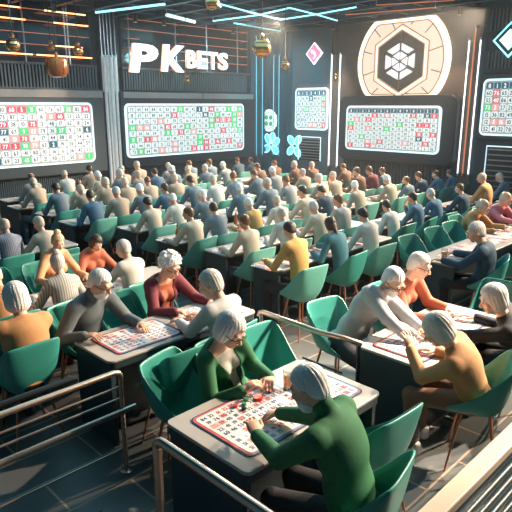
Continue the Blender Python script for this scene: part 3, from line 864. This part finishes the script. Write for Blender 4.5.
def chair_leg(sx, sy):
    m = MB().tube([(sx*.13, sy*.11-.01, .44), (sx*.225, sy*.20-.01, 0.0)], .0135, 8, .0085)
    me = m.mesh('leg'); me.materials.append(M['copper_leg']); return me
LEGS = [chair_leg(sx,sy) for sx in (-1,1) for sy in (-1,1)]
def chair(x, y, rz, label, group='green shell chairs', mk='chair_green', s=1.):
    t = thing('shell_chair', label, 'chair', (x,y,0), rz, group); t.scale = (s,s,1.07)
    link('seat_shell', SHELL, t, mk)
    for me in LEGS: link('leg', me, t)
    return t

# ------------------------------------------------------------------ tables
def desk(x0, x1, y0, y1, label, group, r=.05, hero=False, back=True):
    t = thing('game_table', label, 'table', ((x0+x1)/2,(y0+y1)/2,0), 0, group)
    w, d = (x1-x0)/2, (y1-y0)/2; th = .075 if hero else .045
    m = MB().prism(rrect(-w,w,-d,d,r,6), .75-.022, .75); m.build('tabletop', 'desk_top', t, .006)
    m = MB().prism(rrect(-w+.006,w-.006,-d+.006,d-.006,r,6), .75-th, .75-.023); m.build('edge_band', 'desk_edge', t)
    for s in (-1,1):
        m = MB().box(s*(w-.04)-.02, s*(w-.04)+.02, -d+.03, d-.03, 0, .75-th-.001); m.build('side_panel', 'desk_body', t, .004)
    yb = d-.06 if back else 0
    m = MB().box(-w+.061, w-.061, yb-.015, yb+.015, .04, .75-th-.001); m.build('modesty_panel', 'desk_body', t)
    return t
rb = random.Random(5)
def number_card(x0, x1, y0, y1, rows, cols, label, group=None, sz=1., border=True, rz=0, redp=.2):
    cx_, cy_ = (x0+x1)/2, (y0+y1)/2; w, d = (x1-x0)/2, (y1-y0)/2
    t = thing('bingo_card', label, 'card', (cx_,cy_,.751), rz, group)
    m = MB().prism(rrect(-w,w,-d,d,.05), 0, .004); m.build('dark_rim', 'board_dark', t)
    if border:
        m = MB().use('board_red').prism(rrect(-w+.010,w-.010,-d+.010,d-.010,.045), .004, .0055)
        m.use('board_blue').prism([(-w+.03,-d+.010),(w-.05,-d+.010),(w-.05,-d+.024),(-w+.03,-d+.024)], .0055, .006)
        m.use('board_blue').prism([(w-.024,-d+.04),(w-.010,-d+.04),(w-.010,d-.04),(w-.024,d-.04)], .0055, .006)
        m.build('coloured_border', None, t)
    b = .028 if border else .012
    m = MB().use('board_white').prism(rrect(-w+b,w-b,-d+b,d-b,.03), .0055, .0072)
    ink = m; X0, X1, Y0, Y1 = -w+b+.015, w-b-.015, -d+b+.012, d-b-.012
    cw, ch_ = (X1-X0)/cols, (Y1-Y0)/rows; I = Matrix.Identity(4)
    for r in range(rows):
        for c in range(cols):
            xx, yy = X0+(c+.5)*cw, Y1-(r+.5)*ch_
            if rb.random() < redp: m.use('board_salmon').prism(rrect(xx-cw*.45,xx+cw*.45,yy-ch_*.42,yy+ch_*.42,ch_*.1,2), .0072, .0078)
            if rb.random() < .93:
                ink.use('ink_red' if rb.random() < .12 else 'ink_blue'); put_text(ink, str(rb.randint(1,90)), xx, yy, ch_*.62*sz, I, .0084, maxw=cw*.8)
    m.build('card_face', None, t)
    return t

# ------------------------------------------------------------------ people
def dress(root, me, style, haircol, top, skin, hero, trousers='navy', blouse=None):
    link('body', me['body'], root, skin)
    link('trousers', me['trousers'], root, 'cloth_'+trousers)
    link('shirt' if not blouse else 'jacket', me['shirt'], root, 'cloth_'+top)
    if blouse: link('blouse', me['blouse'], root, 'cloth_'+blouse)
    h = link('hair', hairm(style, hero), root, 'hair_'+haircol); h.matrix_local = me['head']

PROTO = {
 'A': dict(head=(0,.20,1.19), pitch=.5, handL=(-.13,.44,.80), handR=(.15,.46,.80)),
 'B': dict(head=(.0,.15,1.20), pitch=.25, yaw=.15, handL=(-.12,.42,.80), handR=(.06,.27,1.03), hdirR=(0,0,1.2), hnrmR=(0,-1,0)),
 'C': dict(head=(.04,.23,1.17), pitch=.45, yaw=-.35, twist=-.15, handL=(-.08,.40,.80), handR=(.27,.55,.80)),
 'D': dict(head=(0,.14,1.21), pitch=.2, yaw=.45, handL=(-.15,.43,.80), handR=(.12,.42,.80), bulk=1.08),
 'E': dict(head=(-.02,.21,1.17), pitch=.55, yaw=.2, handL=(-.22,.50,.80), handR=(.06,.40,.80), female=True, bulk=.92),
 'F': dict(head=(0,.12,1.20), pitch=.15, yaw=-.6, handL=(-.11,.40,.80), handR=(.18,.44,.80), bulk=1.05),
}
for v in PROTO.values(): v['hs'] = .76; v['bulk'] = v.get('bulk',1.)*.76
PM = {k: person_meshes(v, .012) for k, v in PROTO.items()}

# (row, head u, v, top, hair style, hair colour, pose, turn)
ROWY = {1:4.33, 1.5:4.80, 2:5.30, 3:6.28, 4:7.35, 5:8.50, 6:9.58, 7:10.62, 8:11.62}
CROWD = """
1 289 230 yellow short dark A
1 332 225 teal long dark C
1 362 215 white short dark A
1.5 387.5 206 white short dark C
1.5 409 197.5 blue short dark B
1.5 430 194 blue short grey A
1.5 456 188 navy short brown D
1.5 478 177 tan fringe bald D
1.5 499 177.5 slate short bald A
2 241 221 cream short brown B
2 282.5 214.5 white fringe bald C
2 313 207.5 cream short grey A
2 334 200 grey short brown D
3 185 213 cream short brown D
3 214.5 209 slate short dark C
3 248 204 yellow short white A
3 277.5 201 white fringe bald C
3 299 191 cream short dark D
3 321 191 navy short dark A
3 355.5 186 beige short white C
3 386 179.5 beige short white A
3 403 180.5 slate fringe brown D
3 418 176 navy short brown A
3 433 174 blue short brown D
3 450 174 blue fringe brown C
4 147 203 cream short dark A
4 170.5 199 white fringe white A
4 199 195 slate short white D
4 240 189 slate short white C
4 264 183 slate short bald D
4 285.5 180.5 grey short brown A
4 316 178 beige short grey D
4 326 176 beige fringe bald B
4 354 171 brown fringe brown B
4 369 170.5 burgundy short brown E
4 383 171 slate fringe brown C
5 91 196 blue short dark C
5 115 192.5 beige short grey A
5 134 190 slate short white A
5 162 188 blue short dark D
5 190 181 slate short dark A
5 214 180 white fringe bald C
5 234 173 slate short brown C
5 254 174 slate short brown E
5 272 171 grey short white A
5 300 172 beige fringe grey D
5 343 167 brown fringe brown A
6 55.5 188 slate short dark A
6 79 190 beige short bald E
6 94.5 183 beige short bald D
6 121 183 beige short bald A
6 147 181 beige fringe brown A
6 172 178 beige short bald D
6 257 167 brown fringe brown E
6 292 164.5 brown short grey D
6 310 165 brown short bald B
7 33 183 beige short bald A
7 77 185 cream short brown F
7 81 177.5 cream short white E
7 97.5 175 slate short grey D
7 117.5 176 grey fringe bald B
7 139 174 blue short dark A
7 151 172.5 slate curly white E
7 182.5 170 beige fringe bald A
7 201 168 slate short grey D
7 222.5 165.5 grey short white A
7 272.5 164 brown short brown D
8 29.5 177 grey fringe brown F
8 64 174.5 white fringe bald A
8 89 169.5 beige short dark A
8 119.5 169.5 beige short bald D
8 130.5 165.5 beige short bald A
8 166 165.5 grey fringe bald F
8 189 164 slate fringe brown A
8 207.5 162.5 slate short brown D
8 237 160.5 slate fringe brown A
8 244 160.5 slate fringe brown D
"""
ORD = ['first','second','third','fourth','fifth','sixth','seventh','eighth','ninth','tenth','eleventh','twelfth','thirteenth','fourteenth','fifteenth']
ROWN = {1:'nearest crowd row',1.5:'right-hand blue-clad row',2:'second crowd row',3:'third crowd row',4:'fourth crowd row',5:'fifth crowd row',6:'sixth crowd row',7:'seventh crowd row',8:'farthest crowd row'}
HW = {'fringe':'balding','short':'short','bob':'bobbed','curly':'curly','long':'long','bun':'bun of'}
CW = {'turtle':'dark grey','slate':'slate blue','cream':'cream','grey':'grey'}
SHEET = MB().prism(rrect(-.235,.235,-.17,.17,.015,2), 0, .003).mesh('sheet'); SHEET.materials.clear(); SHEET.materials.append(M['sheet'])
rows = {}
for ln in CROWD.strip().splitlines():
    r, u, v, top, st, hc, po = ln.split(); r = float(r)
    X, z = on_y(float(u), float(v), ROWY[r]); rows.setdefault(r, []).append([X, z, top, st, hc, po])
rc = random.Random(21)
def sheet(x, y, rz, label, group):
    o = link('bingo_sheet', SHEET); o.location = (x,y,.751); o.rotation_euler.z = rz; tag(o, label, 'paper', group); return o
for r, L_ in rows.items():
    L_.sort()
    for i in range(1, len(L_)):
        if L_[i][0]-L_[i-1][0] < .47: L_[i][0] = L_[i-1][0]+.47
    for i, (X, z, top, st, hc, po) in enumerate(L_):
        P = PM[po]; hp = PROTO[po]['head']; s = max(.93, min(1.06, z/hp[2])); rz = rc.uniform(-.12,.12)
        px = X-hp[0]*s+hp[1]*s*math.sin(rz); py = ROWY[r]-.20*s
        who = '%s from the aisle in the %s' % (ORD[i], ROWN[r])
        hw = ('balding %s-haired' % hc if hc not in ('bald',) else 'bald') if st == 'fringe' or hc == 'bald' else '%s-haired' % {'short':'short '+hc,'long':'long '+hc,'curly':'curly '+hc}[st]
        hw = hw.replace('bald-haired','bald')
        p = thing('person', '%s person in %s top, %s' % (hw, CW.get(top,top), who), 'person', (px,py,0), rz, 'people seated in the crowd rows')
        p.scale = (s,s,s)
        dress(p, P, st, hc, top, 'skin' if rc.random() < .5 else 'skin_pale', False, rc.choice(['navy','slate','black']))
        c = chair(px, py-.01, rz+rc.uniform(-.05,.05), 'green shell chair of the sitter %s' % who, 'shell chairs in the crowd rows', 'chair_green' if rc.random() < .5 else 'chair_mint', .88)
        sheet(X+rc.uniform(-.03,.03), ROWY[r]+.06+.215, rc.uniform(-.1,.1), 'printed bingo sheet before the sitter %s' % who, 'bingo sheets on the crowd desks')
# desks: (row, [x breaks], depth)
for r, xs, dp in ((1,(4.75,7.25),.47),(1.5,(7.45,10.2,12.95),.50),(2,(4.78,7.9),.47),(3,(4.75,7.2,9.6,12.1),.54),(4,(4.75,7.2,9.6,12.1),.58),
                  (5,(4.3,7.0,9.5,12.0),.54),(6,(4.4,7.0,9.4,11.6),.54),(7,(4.3,6.8,9.2,11.4),.54),(8,(4.5,6.9,9.2,11.3),.48)):
    y0 = ROWY[r]+.04
    for i in range(len(xs)-1):
        nmx = '' if len(xs) == 2 else ', %s length from the aisle' % ORD[i]
        desk(xs[i]+.004, xs[i+1]-.004, y0, y0+dp, 'long dark desk of the %s%s' % (ROWN[r], nmx), 'long desks of the crowd')
        # loose sheets between the sitters
        n = 0
        for k in range(12):
            x = xs[i]+.3+k*.45
            if x > xs[i+1]-.25: break
            if all(abs(x-q[0]) > .46 for q in rows.get(r, [])):
                n += 1; sheet(x, y0+dp*.5, rc.uniform(-.3,.3), 'spare bingo sheet %s along the %s desk of the %s' % (ORD[n-1], ORD[i], ROWN[r]), 'bingo sheets on the crowd desks')

# ------------------------------------------------------------------ near people
def W2L(p, o, rz, s=1.):
    q = Matrix.Rotation(-rz,4,'Z') @ (Vector(p)-Vector((o[0],o[1],0))); return tuple(q/s)
def near(label, pel, rz, head, hL, hR, style, hc, top, skin='skin_pale', blouse=None, glasses=False, beard=False, face=True, h=.0085, trousers='black', shoes=False, **kw):
    """pel (x,y); head and hands in world coordinates"""
    P = dict(head=W2L(head,pel,rz), handL=W2L(hL,pel,rz), handR=W2L(hR,pel,rz), open=bool(blouse), **kw)
    me = person_meshes(P, h, True)
    p = thing('person', label, 'person', (pel[0],pel[1],0), rz, None)
    dress(p, me, style, hc, top, skin, True, trousers, blouse)
    if face: face_parts(p, me['head'], glasses, beard, hc)
    for sx in (-1,1):
        o = link('shoe', SHOE, p, 'shoe_white' if shoes else 'shoe_dark'); o.location = (sx*.13, P.get('foot',.40)+.0, 0)
    return p
PIr = PI
# front table
near('white-haired woman with glasses in green jacket and cream blouse behind front table', (2.64,2.89), PIr+.06, (2.44,2.68,1.16), (2.64,2.50,.80), (2.38,2.50,.80) , 'bob','white','green', blouse='white', glasses=True, pitch=.55, yaw=.1, female=True, h=.006, hdirL=(.9,-.2,.25), hdirR=(-.5,-.2,.2), curl=1.1)
near('white-haired bearded man in dark green sweater at front, seen from behind', (2.22,1.48), .22, (2.13,1.74,1.20), (2.02,2.02,.84), (2.32,2.12,.81), 'short','white','green', beard=True, pitch=.5, yaw=.1, bulk=1.12, h=.006, collar=True, curl=1.2, hdirL=(.2,0,.7))
# table of the man in dark grey
near('grey bearded man with glasses in dark grey turtleneck, left of centre', (2.30,4.50), PIr+.2, (2.34,4.22,1.17), (2.58,4.02,.80), (2.10,4.10,.80), 'short','white','turtle', glasses=True, beard=True, pitch=.45, yaw=.25, bulk=1.1, collar=True, h=.007, curl=.7)
near('curly white-haired woman with glasses in burgundy jacket', (3.14,4.50), PIr, (3.12,4.28,1.16), (3.38,4.02,.80), (2.98,4.02,.80), 'curly','white','burgundy', blouse='coral', glasses=True, pitch=.45, yaw=.1, female=True, h=.007, curl=.8)
near('grey-haired man in grey suit jacket seen from behind at the burgundy woman\'s table', (3.0,3.42), .15, (2.95,3.50,1.19), (2.84,3.80,.80), (3.10,3.80,.80), 'short','grey','silver', pitch=.4, yaw=.4, face=False, h=.008)
# far left
near('white bob-haired person in tan top seen from behind at left edge', (1.64,4.24), .0, (1.64,4.30,1.19), (1.45,4.72,.80), (1.85,4.74,.80), 'bob','white','tan', pitch=.3, bulk=1.1, face=False, h=.008, female=True)
near('balding person in striped white shirt with small brown bun, back to camera', (2.36,4.93), -.1, (2.38,5.10,1.17), (2.2,5.30,.80), (2.62,5.32,.80), 'bun','grey','striped', pitch=.3, face=False, hs=.76, bulk=.74, h=.009)
near('blond person with a top bun in beige top facing the camera', (2.72,6.05), PIr, (2.76,5.84,1.19), (2.95,5.62,.80), (2.55,5.62,.80), 'bun','blond','orange', pitch=.4, female=True, hs=.76, bulk=.74, h=.009)
near('woman with black bob in an orange dress facing the camera', (3.22,6.05), PIr, (3.22,5.84,1.10), (3.45,5.62,.80), (3.0,5.58,.80), 'bob','dark','coral', pitch=.5, female=True, hs=.76, bulk=.74, h=.009)
near('grey-haired man in white jacket with back to camera near burgundy woman', (3.10,4.98), .1, (3.08,5.05,1.20), (2.85,5.35,.80), (3.25,5.38,.80), 'short','grey','white', pitch=.3, yaw=.5, face=False, hs=.76, bulk=.74, h=.009)
near('bald person in tan top cut by the left edge', (1.82,5.02), 0, (1.84,5.25,1.12), (1.65,5.45,.80), (2.0,5.48,.80), 'fringe','bald','tan', pitch=.5, face=False, hs=.76, bulk=.74, h=.011)
near('bald person in blue striped shirt at far left aisle', (2.65,7.0), .1, (2.70,7.18,1.19), (2.45,7.4,.80), (2.85,7.45,.80), 'fringe','bald','bluestripe', pitch=.3, face=False, hs=.76, bulk=.74, h=.012)
near('pale-haired person in cream shirt with back turned at far left aisle', (3.18,6.85), .1, (3.12,7.12,1.16), (2.9,7.35,.80), (3.4,7.4,.80), 'short','bald','cream', pitch=.4, face=False, hs=.76, bulk=.74, h=.012)
# right table
near('bald bearded man with glasses in light grey sweater leaning over right table', (4.02,2.86), PIr-.25, (4.20,2.50,1.16), (4.14,2.14,.82), (3.95,2.18,.80), 'short','white','silver', glasses=True, beard=True, pitch=.55, bulk=1.15, h=.007, curl=.8, twist=.1)
near('short-haired woman with glasses in coral top behind right table', (4.74,2.80), PIr, (4.68,2.52,1.20), (4.84,2.30,.80), (4.50,2.26,.80), 'short','grey','coral', glasses=True, pitch=.35, yaw=.35, female=True, h=.007)
near('white bob-haired woman in tan coat leaning left over right table', (3.86,1.56), .25, (3.61,1.77,1.09), (3.66,2.00,.86), (3.90,1.90,.79), 'bob','grey','camel', pitch=.6, yaw=.2, female=True, h=.007, shoes=True, trousers='brown', hdirL=(0,0,.6), roll=-.1)
near('grey-haired woman in dark jacket cut by right edge', (4.86,1.55), .25, (4.52,1.76,1.10), (4.22,2.08,.80), (4.80,2.0,.80), 'bob','grey','black', pitch=.35, yaw=.5, female=True, h=.008)
# far right table
near('grey-haired person in navy top beside the amber glass, right', (6.72,2.76), .35, (6.60,2.86,1.17), (6.40,3.15,.80), (6.85,3.22,.80), 'short','grey','navy', pitch=.35, yaw=.3, h=.010)
near('bald bare-armed person in tan top facing camera behind far right table', (8.85,3.98), PIr, (8.77,3.72,1.10), (8.95,3.42,.80), (8.55,3.42,.80), 'fringe','bald','tan', pitch=.5, h=.012)
near('bald person in pink top at the right edge of far right table', (9.75,3.98), PIr-.3, (9.66,3.72,1.12), (9.8,3.42,.80), (9.4,3.42,.80), 'fringe','bald','pink', pitch=.4, h=.012)

# tables near the camera
desk(1.82,3.10,1.88,2.63,'front bingo table with inset number cards, nearest the camera','near tables',.05,True,False)
desk(2.02,3.62,3.60,4.20,'bingo table between dark grey man and burgundy woman','near tables',.06,True,False)
desk(1.30,3.85,5.12,5.62,'table at left with orange-clad people behind it','near tables',.06,True,False)
desk(3.62,5.12,1.84,2.50,'brightly lit bingo table at right with the coral woman','near tables',.06,True,False)
desk(6.42,9.9,2.98,3.56,'long table at right with amber glass at its near end','near tables',.05,True,False)
desk(1.7,3.75,7.28,7.75,'table before the two backs at far left aisle','near tables',.05,False)
number_card(1.93,2.66,1.97,2.53,9,11,'large number card inset in the front table before the green-jacket woman','number cards on the near tables')
number_card(2.74,3.03,1.97,2.46,7,4,'narrow number card at the right end of the front table','number cards on the near tables')
number_card(2.14,2.80,3.66,4.12,8,11,'number card under the hand of the dark grey turtleneck man','number cards on the near tables')
number_card(2.92,3.52,3.66,4.12,8,9,'number card before the burgundy woman','number cards on the near tables', border=False)
number_card(3.70,4.22,1.90,2.38,8,9,'number card under the hands of the light grey sweater man','number cards on the near tables')
number_card(4.32,5.03,1.90,2.30,7,12,'number card before the coral woman at the right table','number cards on the near tables', redp=.1)
number_card(2.45,3.1,5.2,5.54,6,10,'number card before the orange-clad people at left','number cards on the near tables', border=False)
number_card(1.55,2.2,5.2,5.54,6,10,'number card on the far left table beside the striped shirt','number cards on the near tables', border=False)
for i in range(6):
    sheet(6.95+i*.52, 3.26+.04*(i%2), rc.uniform(-.2,.2), '%s bingo sheet from the amber glass on the long right table' % ORD[i], 'bingo sheets on the long right table')

# chairs near the camera
G = 'green shell chairs at the near tables'
for x,y,rz,lab in ((2.25,2.98,PIr+.26,'empty green chair left of the green-jacket woman'),(2.69,2.92,PIr,'green chair under the green-jacket woman'),(3.09,2.87,PIr-.02,'empty green chair right of the green-jacket woman, beside the rail'),
  (2.22,1.46,.22,'green chair under the man in dark green sweater'),(2.76,1.74,-.05,'empty green chair right of the man in dark green sweater'),
  (2.30,4.52,PIr+.2,'green chair under the dark grey turtleneck man'),(3.14,4.52,PIr,'green chair under the burgundy woman'),(2.73,4.46,PIr,'empty green chair between turtleneck man and burgundy woman') ,
  (3.0,3.42,.15,'green chair under the grey suit man'),(2.42,3.36,.0,'empty green chair left of the grey suit man'),
  (1.64,4.28,0,'green chair under the white-bobbed person at left edge'),(2.36,4.92,-.1,'green chair under the striped shirt person'),
  (2.72,6.07,PIr,'green chair under the blond bun person'),(3.22,6.07,PIr,'green chair under the orange dress woman'),(2.15,6.12,PIr,'empty green chair left of the blond bun person'),
  (3.10,4.97,.1,'green chair under the white jacket man'),(1.82,5.0,0,'green chair under the bald person at left edge'),(2.65,6.98,.1,'green chair under the blue striped person'),(3.18,6.83,.1,'green chair under the cream shirt person'),
  (3.98,2.90,PIr-.15,'green chair under the light grey sweater man'),(4.74,2.82,PIr,'green chair under the coral woman'),
  (3.87,1.55,.42,'green chair under the tan coat woman'),(4.88,1.53,.25,'green chair under the dark jacket woman at right edge'),(5.55,2.15,PI/2,'empty green chair at the far end of the brightly lit right table'),
  (6.72,2.74,.35,'green chair under the navy-clad person by amber glass'),(7.5,2.80,.1,'empty green chair right of the navy-clad person'),
  (7.70,3.78,PIr-.15,'first empty green chair from left behind the long right table'),(6.95,3.76,PIr-.1,'leftmost empty green chair behind the amber glass'),(8.28,3.80,PIr-.1,'empty green chair beside the tan topped person'),
  (8.85,4.0,PIr,'green chair under the tan topped bald person'),(9.75,4.0,PIr-.3,'green chair under the pink topped person')):
    chair(x, y, rz, lab, G, s=.88)

# small things on tables
def tumbler(x, y, z, h, r, drink, label):
    t = thing('drinking_glass', label, 'glass', (x,y,z), 0, 'glasses on the tables')
    m = MB().lathe([(r*.85,0),(r,h),(r-.003,h),(r*.85-.003,.008)], 18); m.build('glass_wall', 'glass', t)
    m = MB().lathe([(r*.85-.005,.010),(r*.95-.004,h*.72)], 18); m.build('drink', drink, t)
    m = MB().lathe([(r*.95-.004,h*.722),(r*.95-.003,h*.79)], 18); m.build('foam', 'foam', t)
tumbler(2.67,2.36,.751,.15,.036,'beer','amber drink glass on the front table right of the green-jacket woman')
tumbler(6.58,3.22,.751,.15,.04,'beer','amber drink glass at the near end of the long right table')
def bottle(x, y, label):
    m = MB().lathe([(.03,0),(.032,.01),(.032,.10),(.012,.14),(.012,.18),(.015,.185),(.015,.2)], 12)
    o = m.build('bottle', 'brown_glass'); o.location = (x,y,.751); tag(o, label, 'bottle', 'small bottles on the crowd desks')
bottle(4.98,6.62,'small brown bottle on the desk beside the cream-topped person near the aisle')
bottle(6.25,6.72,'small brown bottle on third row desk behind the yellow-topped person')
bottle(9.9,3.45,'small pale bottle at the right end of the long right table')
def chip(x, y, z, r, mk, label):
    m = MB().lathe([(r*.92,0),(r,.004),(r,.012),(r*.92,.016)], 18); o = m.build('chip', mk); o.location = (x,y,z); tag(o, label, 'chip', 'round chips on the front card')
chip(2.42,2.40,.760,.034,'red_chip','large red round chip on the front number card')
for i,(x,y,k) in enumerate(((2.30,2.41,'green_chip'),(2.26,2.37,'rail_dark'),(2.35,2.44,'green_chip'),(2.24,2.43,'red_chip'))):
    chip(x,y,.760,.016,k,'small %s chip, %s one left of the large red chip' % ({'green_chip':'green','rail_dark':'dark','red_chip':'red'}[k], ('nearest','front left','upper','farthest')[i]))

# ------------------------------------------------------------------ railings
def rail(pts, r, n=12): return MB().tube(pts, r, n)
def arc_end(x, y, z, r, dirx, diry, n=6):     # horizontal to vertical bend ending at (x,y)
    return [(x-dirx*r*(1-math.sin(t)), y-diry*r*(1-math.sin(t)), z-r*(1-math.cos(t))) for t in [i*PI/2/n for i in range(n+1)]]
t = thing('railing', 'copper-coloured corner railing in front of the front table', 'railing', (1.50,2.24,0))
L = Matrix.Translation((-1.50,-2.24,0))
def addr(name, pts, r, mk, parent, L): m = MB().tube([L@Vector(p) for p in pts], r, 12); return m.build(name, mk, parent)
addr('top_rail', [(1.50,-1.2,.95)]+[(1.50,2.24-.05*(1-math.sin(a)),.95-.05*(1-math.cos(a))) for a in [i*PI/12 for i in range(7)]]+[(1.50,2.24,.85)], .026, 'rail_metal', t, L)
addr('post', [(1.50,2.24,.86),(1.50,2.24,0)], .024, 'rail_metal', t, L)
m = MB().lathe([(.05,0),(.05,.01),(.03,.015)], 14); m.build('foot_plate', 'rail_metal', t)
t = thing('railing', 'brass railing with several bars at lower left', 'railing', (1.93,3.30,0)); L = Matrix.Translation((-1.93,-3.30,0))
addr('top_rail', [(-2,3.30,.82),(1.88,3.30,.82),(1.915,3.30,.81),(1.93,3.30,.775)], .021, 'rail_metal', t, L)
addr('middle_rail', [(-2,3.27,.52),(2.02,3.27,.52)], .021, 'rail_metal', t, L)
addr('post', [(1.93,3.30,.80),(1.93,3.30,0)], .017, 'rail_metal', t, L)
for z in (.70,.61,.20): addr('thin_rail', [(-2,3.30,z),(1.93,3.30,z)], .008, 'rail_metal', t, L)
m = MB().lathe([(.045,0),(.045,.012),(.02,.02)], 14); m.build('foot_plate', 'rail_metal', t)
addr('post', [(.2,3.30,.80),(.2,3.30,0)], .017, 'rail_metal', t, L)
t = thing('handrail', 'dark handrail above the brass railing at lower left', 'railing', (1.60,3.42,0)); L = Matrix.Translation((-1.60,-3.42,0))
addr('rail', [(-2,3.42,.82),(1.62,3.42,.82),(1.66,3.42,.815)], .023, 'rail_dark', t, L)
addr('post', [(.2,3.42,.80),(.2,3.42,0)], .015, 'rail_dark', t, L)
t = thing('floor_rail', 'low dark bar railing on the floor at bottom left', 'railing', (1.4,2.9,0)); L = Matrix.Translation((-1.4,-2.9,0))
addr('bar', [(-2,2.92,.10),(1.5,2.92,.10)], .012, 'rail_dark', t, L); addr('post', [(1.5,2.92,.11),(1.5,2.92,0)], .012, 'rail_dark', t, L); addr('post', [(-.5,2.92,.11),(-.5,2.92,0)], .012, 'rail_dark', t, L)
t = thing('railing', 'brown metal railing between front table and right table', 'railing', (3.34,3.28,0)); L = Matrix.Translation((-3.34,-3.28,0))
addr('top_rail', [(3.34,3.30,.86),(3.34,3.29,.89),(3.34,3.25,.905),(3.34,2.62,.90),(3.42,2.44,.88),(3.54,2.36,.82)], .022, 'rail_metal', t, L)
addr('lower_rail', [(3.35,2.80,.62),(3.35,2.40,.62)], .009, 'rail_dark', t, L)
addr('post', [(3.34,3.28,.88),(3.34,3.28,0)], .018, 'rail_metal', t, L); addr('post', [(3.53,2.37,.83),(3.53,2.37,0)], .015, 'rail_dark', t, L)
t = thing('balustrade', 'broad bright handrail with dark bars at bottom right corner', 'railing', (2.9,.95,0)); L = Matrix.Translation((-2.9,-.95,0))
m = MB().prism(rrect(-1.4,3,-.048,.048,.03), .88, .93); m.build('handrail', 'rail_warm', t, .008)
for i,z in enumerate((.80,.70,.60,.50,.40,.30)): addr('bar', [(1.5,.95,z),(5.9,.95,z)], .020, 'desk_edge', t, L)
for x in (1.55,3.4,5.4): addr('post', [(x,.95,.88),(x,.95,0)], .02, 'rail_dark', t, L)

# ------------------------------------------------------------------ light
def spot(name, loc, tgt, power, col, size, soft=.12, blend=.4):
    l = bpy.data.lights.new(name, 'SPOT'); l.energy = power; l.color = col; l.spot_size = size; l.spot_blend = blend; l.shadow_soft_size = soft
    o = bpy.data.objects.new(name, l); COL.objects.link(o); o.location = loc
    o.rotation_euler = (Vector(tgt)-Vector(loc)).to_track_quat('-Z','Y').to_euler(); return o
WARM = (1,.78,.56)
def area(name, loc, tgt, power, col, sx, sy):
    l = bpy.data.lights.new(name, 'AREA'); l.shape = 'RECTANGLE'; l.size = sx; l.size_y = sy; l.energy = power; l.color = col
    o = bpy.data.objects.new(name, l); COL.objects.link(o); o.location = loc
    o.rotation_euler = (Vector(tgt)-Vector(loc)).to_track_quat('-Z','Y').to_euler(); return o
spot('key_lamp', (9.0,-.6,4.95), (4.0,2.6,.6), 5200, WARM, .80, .07, .5)
spot('key_lamp', (8.2,1.2,4.98), (2.0,3.6,.6), 2600, WARM, .80, .07, .6)
spot('rail_boost_spot', (8.0,-1.4,4.95), (3.2,1.2,.6), 2600, (1,.84,.66), .30, .05, .6)  # extra spot without a fixture, brightens the handrail and the floor there
spot('table_boost_spot', (8.6,.2,4.95), (4.35,2.35,.75), 4200, (1,.84,.66), .36, .05, .5)  # narrow spot added to push the right tabletop towards white
spot('crowd_lamp', (14.0,2.2,4.9), (7.0,5.2,.8), 5200, WARM, .9, .12)
spot('crowd_lamp', (14.4,6.5,4.95), (7.5,9.0,.8), 5200, (1,.72,.50), 1.2, .15)
spot('crowd_lamp', (12.5,11.5,4.95), (5.5,9.0,.8), 3000, WARM, 1.3, .15)
spot('wall_wash_fill', (6.0,10.5,5.0), (6.5,14.5,2.8), 240, (.85,.95,1), 1.7, .2, .8)  # added wash lights with no fixture, lift the dark left wall
spot('wall_wash_fill', (11.0,10.5,5.0), (11.5,14.5,2.8), 300, (.7,.92,1), 1.7, .2, .8)
l = bpy.data.lights.new('sign_glow', 'POINT'); l.energy = 16; l.color = (.35,.9,1); l.shadow_soft_size = .15
for x in (9.6,11.0,12.3):
    o = bpy.data.objects.new('sign_glow', l); COL.objects.link(o); o.location = (x,WY-.28,3.95)
spot('wall_wash_fill', (12.0,12.8,5.0), (14.8,13.2,2.5), 420, (.25,.80,1), 1.5, .2, .8)  # cyan wash without a fixture, aimed at the room corner
area('overhead_fill', (7,7,4.9), (7,7,0), 300, (.32,.78,1), 9, 9)  # added teal fill under the ceiling, not a real light panel
wd = bpy.data.worlds.new('world'); S.world = wd; wd.use_nodes = True
bg = wd.node_tree.nodes['Background']; bg.inputs['Color'].default_value = (.13,.40,.55,1); bg.inputs['Strength'].default_value = .24
hz = bpy.data.materials.new('haze'); hz.use_nodes = True; nt = hz.node_tree; nt.nodes.clear()
ou = nt.nodes.new('ShaderNodeOutputMaterial'); pv = nt.nodes.new('ShaderNodeVolumeScatter'); pv.inputs['Color'].default_value = (.88,.96,1,1)
pv.inputs['Density'].default_value = .0036; pv.inputs['Anisotropy'].default_value = .35; nt.links.new(pv.outputs[0], ou.inputs['Volume'])
M['haze'] = hz
o = MB().box(3.5,14.5,3.2,14.1,.02,4.85).build('haze', 'haze'); o['kind'] = 'stuff'; o.display_type = 'WIRE'; tag(o, 'thin warm haze hanging in the lamplight over the crowd', 'haze')
S.view_settings.view_transform = 'Standard'; S.view_settings.look = 'None'; S.view_settings.exposure = .25; S.view_settings.gamma = 1
